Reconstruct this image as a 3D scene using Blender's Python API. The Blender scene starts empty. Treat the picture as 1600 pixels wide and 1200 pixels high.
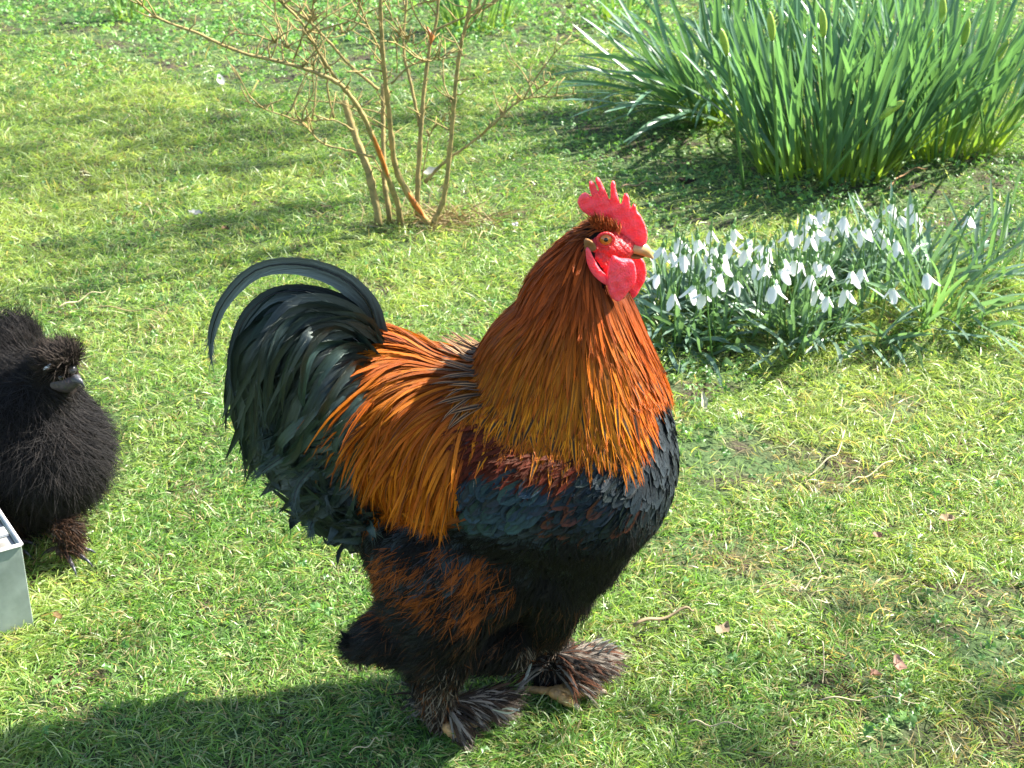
import bpy, bmesh, math, random
import numpy as np
from mathutils import Vector
from mathutils.bvhtree import BVHTree
rng = np.random.default_rng(11); random.seed(11)
sc = bpy.context.scene; col = sc.collection
rad = math.radians

# ------------------------------------------------------------ camera, world, sun
H, PITCH, F = 1.17, rad(26), 2537.0          # camera height, downward pitch, focal length in photo pixels (1600 wide)
cam = bpy.data.objects.new('camera', bpy.data.cameras.new('camera')); col.objects.link(cam)
cam.location = (0, 0, H); cam.rotation_euler = (rad(90) - PITCH, 0, 0)
cam.data.sensor_width = 36; cam.data.lens = F / 1600 * 36
cam.data.clip_start = 0.05; cam.data.clip_end = 500
cam.data.dof.use_dof = True; cam.data.dof.focus_distance = 1.75; cam.data.dof.aperture_fstop = 20
sc.camera = cam
SUN = Vector((1.02, 0.47, 1.0)).normalized()  # direction towards the sun
w = bpy.data.worlds.new('World'); sc.world = w; w.use_nodes = True
nt = w.node_tree; bg = nt.nodes['Background']
sky = nt.nodes.new('ShaderNodeTexSky'); sky.sky_type = 'NISHITA'; sky.sun_disc = False
sky.sun_elevation = math.asin(SUN.z); sky.sun_rotation = math.atan2(SUN.x, SUN.y)
nt.links.new(sky.outputs[0], bg.inputs[0]); bg.inputs[1].default_value = 0.088
sl = bpy.data.lights.new('sun', 'SUN'); sl.energy = 5.0; sl.angle = rad(0.5); sl.color = (1, .95, .86)
so = bpy.data.objects.new('sun', sl); col.objects.link(so)
so.rotation_euler = SUN.to_track_quat('Z', 'Y').to_euler(); so.location = SUN * 20
sc.view_settings.view_transform = 'Standard'; sc.view_settings.look = 'None'
sc.view_settings.exposure = 2.02; sc.view_settings.gamma = 1; sc.view_settings.use_curve_mapping = False
sc.cycles.max_bounces = 8; sc.cycles.transmission_bounces = 6; sc.cycles.diffuse_bounces = 4

CP, SP = math.cos(PITCH), math.sin(PITCH)
def P(px, py, Y):                              # photo pixel -> point on the vertical plane at distance Y
    a = (px - 800) / F; b = (600 - py) / F
    d = Vector((a, CP + b * SP, -SP + b * CP)); t = Y / d.y
    return Vector((d.x * t, Y, H + d.z * t))
def G(px, py, h=0.0):                          # photo pixel -> point at height h
    a = (px - 800) / F; b = (600 - py) / F
    d = Vector((a, CP + b * SP, -SP + b * CP)); t = (h - H) / d.z
    return Vector((d.x * t, d.y * t, h))
def proj(p):
    x, y, z = p[0], p[1], p[2] - H
    dep = y * CP - z * SP; up = y * SP + z * CP
    return 800 + F * x / dep, 600 - F * up / dep

# ------------------------------------------------------------ helpers
def tag(o, label=None, cat=None, group=None, kind=None):
    if label: o['label'] = label
    if cat: o['category'] = cat
    if group: o['group'] = group
    if kind: o['kind'] = kind
    return o
def empty(name, loc, label, cat, group=None):
    o = bpy.data.objects.new(name, None); col.objects.link(o); o.location = loc; o.empty_display_size = .02
    return tag(o, label, cat, group)
def rootloc(o):
    v = Vector((0, 0, 0))
    while o: v += o.location; o = o.parent
    return v
def link(name, me, mat, parent=None):
    if mat and not me.materials: me.materials.append(mat)
    o = bpy.data.objects.new(name, me); col.objects.link(o)
    if parent:
        o.parent = parent; off = rootloc(parent)
        n = len(me.vertices); c = np.empty(n * 3, np.float32); me.vertices.foreach_get('co', c)
        c = (c.reshape(-1, 3) - np.array(off, np.float32)); me.vertices.foreach_set('co', c.ravel()); me.update()
    return o
def np_mesh(name, V, Q, C=None, UVp=None, smooth=True):
    V = np.asarray(V, np.float32).reshape(-1, 3); Q = np.asarray(Q, np.int32); k = Q.shape[1]
    me = bpy.data.meshes.new(name)
    me.vertices.add(len(V)); me.vertices.foreach_set('co', V.ravel())
    me.loops.add(Q.size); me.loops.foreach_set('vertex_index', Q.ravel())
    me.polygons.add(len(Q)); me.polygons.foreach_set('loop_start', np.arange(0, Q.size, k, dtype=np.int32))
    me.polygons.foreach_set('use_smooth', np.full(len(Q), smooth))
    me.update(calc_edges=True)
    if C is not None:
        a = me.attributes.new('col', 'FLOAT_COLOR', 'POINT'); a.data.foreach_set('color', np.asarray(C, np.float32).ravel())
    if UVp is not None:
        a = me.attributes.new('uvp', 'FLOAT2', 'POINT'); a.data.foreach_set('vector', np.asarray(UVp, np.float32).ravel())
    return me
def norm(a): return a / np.maximum(np.linalg.norm(a, axis=-1, keepdims=True), 1e-9)
def ribbons(name, *a, extra=None, **k):
    V, Q, C, U = ribbon_arrays(*a, **k)
    if extra is not None:
        V2, Q2, C2, U2 = extra; Q = np.concatenate([Q, Q2 + len(V)]); V = np.concatenate([V, V2]); C = np.concatenate([C, C2]); U = np.concatenate([U, U2])
    return np_mesh(name, V, Q, C, U)
def fringe(paths, sides, Ws, Cs, m, ln, w_, t0=.25):
    """loose barb ends standing off the vane edges, so that a feather has no clean outline"""
    paths, sides, Ws, Cs = map(np.array, (paths, sides, Ws, Cs)); N, K, _ = paths.shape
    if sides.ndim == 2: sides = np.repeat(sides[:, None], K, 1)
    i = np.repeat(np.arange(N), m); u = (t0 + (1 - t0) * rng.random(N * m) ** .8) * (K - 1.001); k = u.astype(int); f = (u - k)[:, None]
    p = paths[i, k] * (1 - f) + paths[i, k + 1] * f; tan = norm(paths[i, k + 1] - paths[i, k]); s = norm(sides[i, k]); wd = (Ws[i, k] * (1 - f[:, 0]) + Ws[i, k + 1] * f[:, 0])[:, None]
    sg = rng.choice([-1.0, 1.0], N * m)[:, None] * (.55 + .45 * rng.random((N * m, 1))); root = p + s * sg * wd * .8
    d = norm(tan + s * sg * (.25 + .5 * rng.random((N * m, 1))) + rng.normal(0, .18, (N * m, 3)))
    pa = blade_path(root, d, ln * (.5 + rng.random(N * m)), tan * .35, 3); c = Cs[i, k].copy(); c[:, 3] = 0
    return ribbon_arrays(pa, norm(s + rng.normal(0, .4, s.shape)), w_ * np.array([1, .7, .1])[None] * np.ones((N * m, 1)), c * (.6 + .8 * rng.random((N * m, 1))))
def ribbon_arrays(path, side, width, colr, fold=0.0, seeds=None):
    """path (N,K,3), side (N,3|N,K,3), width (N,K) half widths, colr (N,4|N,K,4); fold>0: three columns with a keel"""
    N, K, _ = path.shape
    if side.ndim == 2: side = np.repeat(side[:, None], K, 1)
    tan = norm(np.gradient(path, axis=1))
    side = norm(side - tan * (side * tan).sum(-1, keepdims=True))
    nor = np.cross(tan, side)
    if colr.ndim == 2: colr = np.repeat(colr[:, None], K, 1)
    cols = [-1, 1] if fold == 0 else [-1, 0, 1]
    M = len(cols)
    V = np.stack([path + side * (width[..., None] * c) + nor * (width[..., None] * fold * (abs(c) - .5) if fold else 0) for c in cols], 2)
    C = np.repeat(colr[:, :, None], M, 2)
    t = np.linspace(0, 1, K)
    UV = np.zeros((N, K, M, 2)); UV[..., 1] = t[None, :, None]; UV[..., 0] = np.array(cols)[None, None, :]
    if seeds is None: seeds = rng.random(N)
    UV[..., 0] += (np.floor(seeds * 500) * 4)[:, None, None]
    idx = np.arange(N * K * M).reshape(N, K, M)
    q = [np.stack([idx[:, :-1, m], idx[:, :-1, m + 1], idx[:, 1:, m + 1], idx[:, 1:, m]], -1).reshape(-1, 4) for m in range(M - 1)]
    return V.reshape(-1, 3), np.concatenate(q), C.reshape(-1, 4), UV.reshape(-1, 2)
def blade_path(root, d, L, bend, K):
    t = np.linspace(0, 1, K)[None, :, None]
    return root[:, None] + d[:, None] * (L[:, None, None] * t) + bend[:, None] * (L[:, None, None] * t ** 2)
_k = rng.normal(size=(24, 2)); _ph = rng.random(24) * 6.28
def noise2(x, y, s, o=0):
    v = 0
    for i in range(6):
        k = _k[(i + o) % 24] * s * (1 + .35 * i); v = v + np.sin(x * k[0] + y * k[1] + _ph[(i * 3 + o) % 24]) / (1 + .3 * i)
    return v / 2.6
def ground_z(x, y): return .009 * noise2(x, y, 1.6, 3) + .005 * noise2(x, y, 6, 9)
def gz(x, y): return float(ground_z(x, y))
def tube(bm, pts, rads, seg=8, cap=True):
    pts = [Vector(p) for p in pts]; rings = []
    ref = Vector((.31, .9, .2)).normalized()
    for i, p in enumerate(pts):
        d = (pts[min(i + 1, len(pts) - 1)] - pts[max(i - 1, 0)]).normalized()
        a = d.cross(ref); a = a.normalized() if a.length > 1e-4 else Vector((1, 0, 0)); b = d.cross(a)
        rings.append([bm.verts.new(p + (a * math.cos(k / seg * 6.2832) + b * math.sin(k / seg * 6.2832)) * rads[i]) for k in range(seg)])
    for A, B in zip(rings, rings[1:]):
        for k in range(seg): bm.faces.new((A[k], A[(k + 1) % seg], B[(k + 1) % seg], B[k]))
    if cap: bm.faces.new(rings[0][::-1]); bm.faces.new(rings[-1])
def bm_obj(name, bm, mat, parent=None, smooth=True):
    bmesh.ops.recalc_face_normals(bm, faces=bm.faces)
    me = bpy.data.meshes.new(name); bm.to_mesh(me); bm.free()
    if smooth: me.polygons.foreach_set('use_smooth', [True] * len(me.polygons))
    return link(name, me, mat, parent)
def smooth_path(pts, n):
    """Catmull-Rom through points (any dim) -> n samples"""
    p = np.array(pts, float); p = np.vstack([2 * p[0] - p[1], p, 2 * p[-1] - p[-2]])
    u = np.linspace(0, len(p) - 3 - 1e-6, n); i = u.astype(int); f = (u - i)[:, None]
    a, b, c, d = p[i], p[i + 1], p[i + 2], p[i + 3]
    return .5 * (2 * b + (c - a) * f + (2 * a - 5 * b + 4 * c - d) * f ** 2 + (3 * b - a - 3 * c + d) * f ** 3)
def ell(bm, c, r, rot=None):
    g = bmesh.ops.create_icosphere(bm, subdivisions=3, radius=1)['verts']
    for v in g: v.co = Vector((v.co.x * r[0], v.co.y * r[1], v.co.z * r[2])) + Vector(c)
def remesh(bm, voxel, smooth_it=4, fac=.5):
    me = bpy.data.meshes.new('tmp'); bm.to_mesh(me); bm.free()
    o = bpy.data.objects.new('tmp', me); col.objects.link(o)
    m = o.modifiers.new('r', 'REMESH'); m.mode = 'VOXEL'; m.voxel_size = voxel; m.use_smooth_shade = True
    if smooth_it: s = o.modifiers.new('s', 'SMOOTH'); s.factor = fac; s.iterations = smooth_it
    dg = bpy.context.evaluated_depsgraph_get(); out = bpy.data.meshes.new_from_object(o.evaluated_get(dg))
    bpy.data.objects.remove(o); bpy.data.meshes.remove(me)
    out.polygons.foreach_set('use_smooth', [True] * len(out.polygons))
    return out
def surface_samples(me, n):
    me.calc_loop_triangles(); T = len(me.loop_triangles)
    tv = np.empty(T * 3, np.int32); me.loop_triangles.foreach_get('vertices', tv); tv = tv.reshape(-1, 3)
    V = np.empty(len(me.vertices) * 3, np.float32); me.vertices.foreach_get('co', V); V = V.reshape(-1, 3)
    a, b, c = V[tv[:, 0]], V[tv[:, 1]], V[tv[:, 2]]
    cr = np.cross(b - a, c - a); ar = np.linalg.norm(cr, axis=1)
    i = rng.choice(T, n, p=ar / ar.sum()); u = rng.random((n, 2)); f = u.sum(1) > 1; u[f] = 1 - u[f]
    return a[i] + (b[i] - a[i]) * u[:, :1] + (c[i] - a[i]) * u[:, 1:], norm(cr[i])
def inpoly(x, y, poly):
    x = np.asarray(x, float); r = np.zeros(x.shape, bool); n = len(poly)
    for i in range(n):
        x1, y1 = poly[i]; x2, y2 = poly[(i + 1) % n]
        if y1 == y2: continue
        r ^= ((y1 > y) != (y2 > y)) & (x < (x2 - x1) * (y - y1) / (y2 - y1) + x1)
    return r

# ------------------------------------------------------------ materials
def new_mat(name):
    m = bpy.data.materials.new(name); m.use_nodes = True; n = m.node_tree
    return m, n, n.nodes['Principled BSDF']
def nd(n, t, **k):
    x = n.nodes.new(t)
    for a, v in k.items(): setattr(x, a, v)
    return x
def leaf_mat(name, trans=.45, rough=.4, spec=.5, tmul=(1.3, 1.35, .8), vein=0.0):
    m, n, b = new_mat(name); L = n.links.new
    at = nd(n, 'ShaderNodeAttribute', attribute_name='col')
    c = at.outputs['Color']
    if vein:
        uv = nd(n, 'ShaderNodeAttribute', attribute_name='uvp'); mp = nd(n, 'ShaderNodeMapping'); mp.inputs['Scale'].default_value = (7, .8, 1)
        L(uv.outputs['Vector'], mp.inputs[0]); no = nd(n, 'ShaderNodeTexNoise'); no.inputs['Scale'].default_value = 1.0; L(mp.outputs[0], no.inputs[0])
        mr = nd(n, 'ShaderNodeMapRange'); mr.inputs[1].default_value = .3; mr.inputs[2].default_value = .7; mr.inputs[3].default_value = 1 - vein; mr.inputs[4].default_value = 1 + vein
        L(no.outputs[0], mr.inputs[0]); mu = nd(n, 'ShaderNodeVectorMath', operation='SCALE'); L(c, mu.inputs[0]); L(mr.outputs[0], mu.inputs['Scale']); c = mu.outputs[0]
    L(c, b.inputs['Base Color']); b.inputs['Roughness'].default_value = rough; b.inputs['Specular IOR Level'].default_value = spec
    tr = nd(n, 'ShaderNodeBsdfTranslucent'); ml = nd(n, 'ShaderNodeVectorMath', operation='MULTIPLY'); ml.inputs[1].default_value = tmul
    L(c, ml.inputs[0]); L(ml.outputs[0], tr.inputs[0])
    mx = nd(n, 'ShaderNodeMixShader'); mx.inputs[0].default_value = trans
    L(b.outputs[0], mx.inputs[1]); L(tr.outputs[0], mx.inputs[2]); L(mx.outputs[0], n.nodes['Material Output'].inputs[0])
    return m
def plain_mat(name, c, rough=.5, spec=.5, c2=None, scale=40, bump=0.0, metal=0.0, sss=0.0, detail=4, bscale=None):
    m, n, b = new_mat(name); L = n.links.new
    b.inputs['Roughness'].default_value = rough; b.inputs['Specular IOR Level'].default_value = spec; b.inputs['Metallic'].default_value = metal
    tc = nd(n, 'ShaderNodeTexCoord'); no = nd(n, 'ShaderNodeTexNoise'); no.inputs['Scale'].default_value = scale; no.inputs['Detail'].default_value = detail
    L(tc.outputs['Object'], no.inputs[0]); mx = nd(n, 'ShaderNodeMix', data_type='RGBA')
    mx.inputs[6].default_value = (*c, 1); mx.inputs[7].default_value = (*(c2 or c), 1)
    mr = nd(n, 'ShaderNodeMapRange'); mr.inputs[1].default_value = .35; mr.inputs[2].default_value = .65; L(no.outputs[0], mr.inputs[0]); L(mr.outputs[0], mx.inputs[0])
    L(mx.outputs[2], b.inputs['Base Color'])
    if sss: b.inputs['Subsurface Weight'].default_value = sss; b.inputs['Subsurface Radius'].default_value = (.02, .005, .003); b.inputs['Subsurface Scale'].default_value = .5
    if bump:
        bu = nd(n, 'ShaderNodeBump'); bu.inputs['Strength'].default_value = bump; bu.inputs['Distance'].default_value = .002
        n2 = nd(n, 'ShaderNodeTexNoise'); n2.inputs['Scale'].default_value = bscale or scale * 3; L(tc.outputs['Object'], n2.inputs[0]); L(n2.outputs[0], bu.inputs['Height']); L(bu.outputs[0], b.inputs['Normal'])
    return m
def feather_mat(name, rough=.42, spec=.4, sheen=None, trans=.12, barb=.45):
    """col rgb = vane colour, col alpha = strength of the black shaft stripe; uvp = across / along"""
    m, n, b = new_mat(name); L = n.links.new
    at = nd(n, 'ShaderNodeAttribute', attribute_name='col'); uv = nd(n, 'ShaderNodeAttribute', attribute_name='uvp')
    sp = nd(n, 'ShaderNodeSeparateXYZ'); L(uv.outputs['Vector'], sp.inputs[0])
    # u back to -1..1 : (u+2) mod 4 - 2
    a1 = nd(n, 'ShaderNodeMath', operation='ADD'); a1.inputs[1].default_value = 2; L(sp.outputs[0], a1.inputs[0])
    a2 = nd(n, 'ShaderNodeMath', operation='MODULO'); a2.inputs[1].default_value = 4; L(a1.outputs[0], a2.inputs[0])
    a3 = nd(n, 'ShaderNodeMath', operation='SUBTRACT'); a3.inputs[1].default_value = 2; L(a2.outputs[0], a3.inputs[0])
    a4 = nd(n, 'ShaderNodeMath', operation='ABSOLUTE'); L(a3.outputs[0], a4.inputs[0])
    # barb streaks: noise over (u + along, slanted)
    sl_ = nd(n, 'ShaderNodeMath', operation='MULTIPLY_ADD'); sl_.inputs[1].default_value = -.35; L(a4.outputs[0], sl_.inputs[0]); L(sp.outputs[1], sl_.inputs[2])
    cb = nd(n, 'ShaderNodeCombineXYZ'); L(sl_.outputs[0], cb.inputs[0]); L(sp.outputs[0], cb.inputs[1])
    mp = nd(n, 'ShaderNodeMapping'); mp.inputs['Scale'].default_value = (55, 1.3, 1); L(cb.outputs[0], mp.inputs[0])
    no = nd(n, 'ShaderNodeTexNoise'); no.inputs['Scale'].default_value = 1; no.inputs['Detail'].default_value = 4; L(mp.outputs[0], no.inputs[0])
    mp2 = nd(n, 'ShaderNodeMapping'); mp2.inputs['Scale'].default_value = (3.5, 2.2, 1); L(uv.outputs['Vector'], mp2.inputs[0])
    n2 = nd(n, 'ShaderNodeTexNoise'); n2.inputs['Scale'].default_value = 1; n2.inputs['Detail'].default_value = 3; L(mp2.outputs[0], n2.inputs[0])
    ad = nd(n, 'ShaderNodeMath', operation='ADD'); L(no.outputs[0], ad.inputs[0]); L(n2.outputs[0], ad.inputs[1])
    mr = nd(n, 'ShaderNodeMapRange'); mr.inputs[1].default_value = .7; mr.inputs[2].default_value = 1.3; mr.inputs[3].default_value = 1 - barb; mr.inputs[4].default_value = 1 + barb
    L(ad.outputs[0], mr.inputs[0]); mu = nd(n, 'ShaderNodeVectorMath', operation='SCALE'); L(at.outputs['Color'], mu.inputs[0]); L(mr.outputs[0], mu.inputs['Scale'])
    # stripe
    st = nd(n, 'ShaderNodeMapRange', interpolation_type='SMOOTHSTEP'); st.inputs[1].default_value = .3; st.inputs[2].default_value = .62; st.inputs[3].default_value = 1; st.inputs[4].default_value = 0
    L(a4.outputs[0], st.inputs[0]); s2 = nd(n, 'ShaderNodeMath', operation='MULTIPLY'); L(st.outputs[0], s2.inputs[0]); L(at.outputs['Alpha'], s2.inputs[1])
    mx = nd(n, 'ShaderNodeMix', data_type='RGBA'); mx.inputs[7].default_value = (.012, .012, .012, 1); L(s2.outputs[0], mx.inputs[0]); L(mu.outputs[0], mx.inputs[6])
    L(mx.outputs[2], b.inputs['Base Color']); b.inputs['Roughness'].default_value = rough; b.inputs['Specular IOR Level'].default_value = spec
    if sheen:
        b.inputs['Specular Tint'].default_value = (*sheen, 1)
    bu = nd(n, 'ShaderNodeBump'); bu.inputs['Strength'].default_value = .7; bu.inputs['Distance'].default_value = .0008; L(no.outputs[0], bu.inputs['Height']); L(bu.outputs[0], b.inputs['Normal'])
    tr = nd(n, 'ShaderNodeBsdfTranslucent'); L(mx.outputs[2], tr.inputs[0])
    ms = nd(n, 'ShaderNodeMixShader'); ms.inputs[0].default_value = trans
    L(b.outputs[0], ms.inputs[1]); L(tr.outputs[0], ms.inputs[2]); L(ms.outputs[0], n.nodes['Material Output'].inputs[0])
    return m

M_grass = leaf_mat('grass_blades', .5, .38, .5, (1.35, 1.3, .7))
M_weed = leaf_mat('weed_leaves', .4, .42, .5, (1.4, 1.4, .7))
M_daff = leaf_mat('daffodil_leaf', .34, .33, .55, (1.45, 1.55, .55), vein=.2)
M_snow = leaf_mat('snowdrop_leaf', .3, .38, .55, (1.3, 1.5, .6), vein=.2)
M_petal = leaf_mat('snowdrop_petal', .35, .5, .3, (1, 1, .95))
M_litter = leaf_mat('dry_litter', .2, .7, .2, (1, .9, .6))
M_bark = plain_mat('shrub_bark', (.38, .28, .11), .8, .2, (.2, .17, .07), 60, .6)
M_peel = plain_mat('peeling_bark', (.50, .17, .03), .5, .4, (.32, .1, .02), 60, .3)
M_hack = feather_mat('hackle_feather', .42, .28, (1, .8, .55), .22, .4)
M_dark = feather_mat('dark_feather', .40, .85, (.85, 1, .9), .04, .75)
M_body = feather_mat('body_feather', .48, .3, (.85, .95, 1), .03, .5)
M_wing = feather_mat('wing_feather', .5, .4, (.8, .95, 1), .03, .8)
M_fluff = feather_mat('fluff', .65, .2, None, .15, .25)
M_under = plain_mat('under_plumage', (.008, .007, .006), .9, .1, (.012, .008, .006), 30)
M_skin = plain_mat('red_skin', (.62, .035, .032), .42, .45, (.5, .02, .025), 140, .9, sss=.35, bscale=420)
M_comb = plain_mat('comb_skin', (.86, .085, .11), .5, .4, (.8, .05, .075), 120, .8, sss=.6, bscale=420)
M_beak = plain_mat('beak_horn', (.42, .24, .08), .3, .5, (.55, .40, .22), 55, .1)
M_lobe = plain_mat('earlobe_skin', (.17, .075, .022), .6, .3, (.26, .11, .03), 120, .5)
M_iris = plain_mat('iris', (.55, .16, .02), .15, .6, (.45, .1, .01), 300)
M_black = plain_mat('pupil', (.004, .004, .004), .08, .6)
M_toe = plain_mat('toe_scales', (.55, .30, .10), .5, .4, (.34, .2, .09), 130, .8)
M_claw = plain_mat('claw_horn', (.35, .24, .14), .35, .5, (.5, .42, .3), 80)
M_hskin = plain_mat('hen_skin', (.035, .03, .035), .4, .5, (.06, .045, .05), 120, .5)
M_hbeak = plain_mat('hen_beak', (.035, .038, .046), .35, .5, (.07, .075, .09), 80)
M_hlobe = plain_mat('pale_lobe', (.75, .78, .76), .4, .5)
M_metal = plain_mat('painted_metal', (.30, .35, .31), .45, .5, (.19, .23, .20), 26, .1)
M_metal2 = plain_mat('bright_metal', (.55, .56, .55), .35, .6, (.42, .43, .43), 60)
M_inner = plain_mat('box_interior', (.34, .35, .33), .8, .2, (.16, .15, .13), 40)
# ground
M_soil, n, b = new_mat('soil')
tc = nd(n, 'ShaderNodeTexCoord'); n1 = nd(n, 'ShaderNodeTexNoise'); n1.inputs['Scale'].default_value = 9; n1.inputs['Detail'].default_value = 8
n.links.new(tc.outputs['Object'], n1.inputs[0]); cr = nd(n, 'ShaderNodeValToRGB')
cr.color_ramp.elements[0].color = (.045, .032, .016, 1); cr.color_ramp.elements[0].position = .36
cr.color_ramp.elements[1].color = (.045, .085, .018, 1); cr.color_ramp.elements[1].position = .52
n.links.new(n1.outputs[0], cr.inputs[0]); n.links.new(cr.outputs[0], b.inputs['Base Color']); b.inputs['Roughness'].default_value = .95
bu = nd(n, 'ShaderNodeBump'); bu.inputs['Distance'].default_value = .01; n2 = nd(n, 'ShaderNodeTexNoise'); n2.inputs['Scale'].default_value = 90; n.links.new(tc.outputs['Object'], n2.inputs[0])
n.links.new(n2.outputs[0], bu.inputs['Height']); n.links.new(bu.outputs[0], b.inputs['Normal'])

# ------------------------------------------------------------ ground
def build_ground():
    xs = np.concatenate([np.linspace(-60, -4, 15)[:-1], np.linspace(-4, 4, 161), np.linspace(4, 60, 15)[1:]])
    ys = np.concatenate([np.linspace(-40, -1, 12)[:-1], np.linspace(-1, 8, 181), np.linspace(8, 80, 15)[1:]])
    X, Y = np.meshgrid(xs, ys); V = np.stack([X, Y, ground_z(X, Y)], -1).reshape(-1, 3)
    idx = np.arange(V.shape[0]).reshape(len(ys), len(xs))
    Q = np.stack([idx[:-1, :-1], idx[:-1, 1:], idx[1:, 1:], idx[1:, :-1]], -1).reshape(-1, 4)
    tag(link('ground', np_mesh('ground', V, Q), M_soil), kind='structure')
build_ground()

# bare-ish / weedy patches used by the grass and the ground cover, in photo pixels
WEEDY = [((0, -40), (1600, -40), (1600, 120), (900, 60), (560, 150), (330, 140), (120, 60), (0, 60)),
         ((860, 180), (1180, 210), (1600, 250), (1600, 420), (1300, 330), (1010, 380), (1000, 300), (860, 240)),
         ((1000, 560), (1060, 520), (1180, 560), (1190, 600), (1080, 640), (1050, 620)),
         ((1470, 990), (1600, 960), (1600, 1060), (1500, 1050)), ((1340, 1110), (1450, 1090), (1460, 1160), (1350, 1170)),
         ((1040, 680), (1180, 650), (1240, 720), (1120, 790), (1060, 760))]
def px_of(x, y, z=0):
    dep = y * CP - (z - H) * SP; up = y * SP + (z - H) * CP
    return 800 + F * x / dep, 600 - F * up / dep
def sample_lawn(n, y0, y1, m=.28, k=.345):
    y = y0 + (y1 - y0) * rng.random(n); hw = k * y + m; x = (rng.random(n) * 2 - 1) * (k * y1 + m)
    keep = np.abs(x) < hw; return x[keep], y[keep]
def build_grass():
    Xs, Ys, Ls = [], [], []
    for (a, b_, dens, ls) in [(.7, 1.3, 9000, 1), (1.3, 2.1, 98000, 1), (2.1, 3.0, 68000, 1.0), (3.0, 4.2, 42000, 1.1), (4.2, 6.6, 22000, 1.3)]:
        x, y = sample_lawn(int(dens * (b_ - a) * 2 * (.345 * b_ + .28)), a, b_); Xs.append(x); Ys.append(y); Ls.append(np.full(len(x), ls))
    for (a, b_, dens) in [(1.0, 3.0, 9000), (3.0, 6.6, 4200)]:      # the lawn carries on, sparser, to both sides
        n_ = int(dens * (b_ - a) * 2 * (.345 * b_ + 1.7)); y = a + (b_ - a) * rng.random(n_); x = (rng.random(n_) * 2 - 1) * (.345 * b_ + 1.7); k_ = np.abs(x) > .345 * y + .26
        Xs.append(x[k_]); Ys.append(y[k_]); Ls.append(np.full(k_.sum(), 1.45))
    x = np.concatenate(Xs); y = np.concatenate(Ys); s = np.concatenate(Ls)
    px, py = px_of(x, y); wd = np.zeros(len(x), bool)
    for p in WEEDY: wd |= inpoly(px, py, p)
    patch = noise2(x, y, 5, 2); fine = noise2(x, y, 22, 5); tuft = noise2(x, y, 55, 7)
    keep = rng.random(len(x)) < np.where(wd, .22, .80 + .25 * fine + .3 * (tuft > 0))
    worn = inpoly(px, py, [(1060, 640), (1600, 600), (1600, 1200), (1000, 1200), (960, 900)]) & (noise2(x, y, 9, 15) > .16)
    keep &= ~worn | (rng.random(len(x)) < .38)
    x, y, s, patch, fine, tuft, wd, worn = [a[keep] for a in (x, y, s, patch, fine, tuft, wd, worn)]; N = len(x)
    cell = np.floor(x * 38) * 71 + np.floor(y * 38) * 13                      # blades of one tuft lean together
    th = (np.sin(cell * 12.9898) * 43758.5453 % 1) * 6.283 + rng.normal(0, 1.0, N)
    lean = np.clip(rng.normal(.85, .38, N) + .2 * fine, .05, 1.45)
    d = np.stack([np.cos(th) * np.sin(lean), np.sin(th) * np.sin(lean), np.cos(lean)], -1)
    L = (.014 + .018 * rng.random(N) ** 1.5 + .008 * np.maximum(tuft, 0)) * s * (1 + .3 * patch)
    L *= np.where(rng.random(N) < .03, 1.7, 1)
    root = np.stack([x, y, ground_z(x, y) - .002 + .006 * rng.random(N)], -1)
    bend = np.stack([np.cos(th + 1) * .3, np.sin(th + 1) * .3, -.25 - .45 * rng.random(N)], -1) * (.4 + rng.random(N))[:, None]
    path = blade_path(root, d, L, bend, 4)
    gzv = ground_z(path[..., 0], path[..., 1]); path[..., 2] = np.maximum(path[..., 2], gzv + .0015 + .004 * rng.random((N, 1)))
    wid = (.00042 + .0006 * rng.random(N) ** 1.5) * s * s ** .5
    W = wid[:, None] * np.array([.9, 1, .75, .08])[None]
    g = rng.random(N)[:, None]; yel = np.clip(.42 + .7 * patch + .3 * fine + rng.normal(0, .3, N), 0, 1)[:, None]
    c = np.array([.145, .30, .058]) * (1 - yel) + np.array([.33, .435, .11]) * yel
    c = c * (.65 + .65 * g)
    pale = rng.random(N) < .18; c[pale] = np.array([.50, .57, .28]) * (.6 + .6 * g[pale])  # scattered pale blades: sun glints put into the blade colour
    dry = rng.random(N) < .3 * worn + np.clip(.08 + .1 * (fine < -.35) + .08 * (x > .3) * (y < 2.2), 0, 1)
    c[dry] = np.array([.42, .34, .16]) * (.5 + .7 * g[dry])
    C = np.concatenate([c, np.ones((N, 1))], 1)
    sd = rng.normal(size=(N, 3)); sd[:, 2] *= .35
    me = ribbons('grass', path, norm(sd), W, C)
    tag(link('grass', me, M_grass), 'short sunlit lawn grass covering the garden floor', 'grass', kind='stuff')
build_grass()

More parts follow.
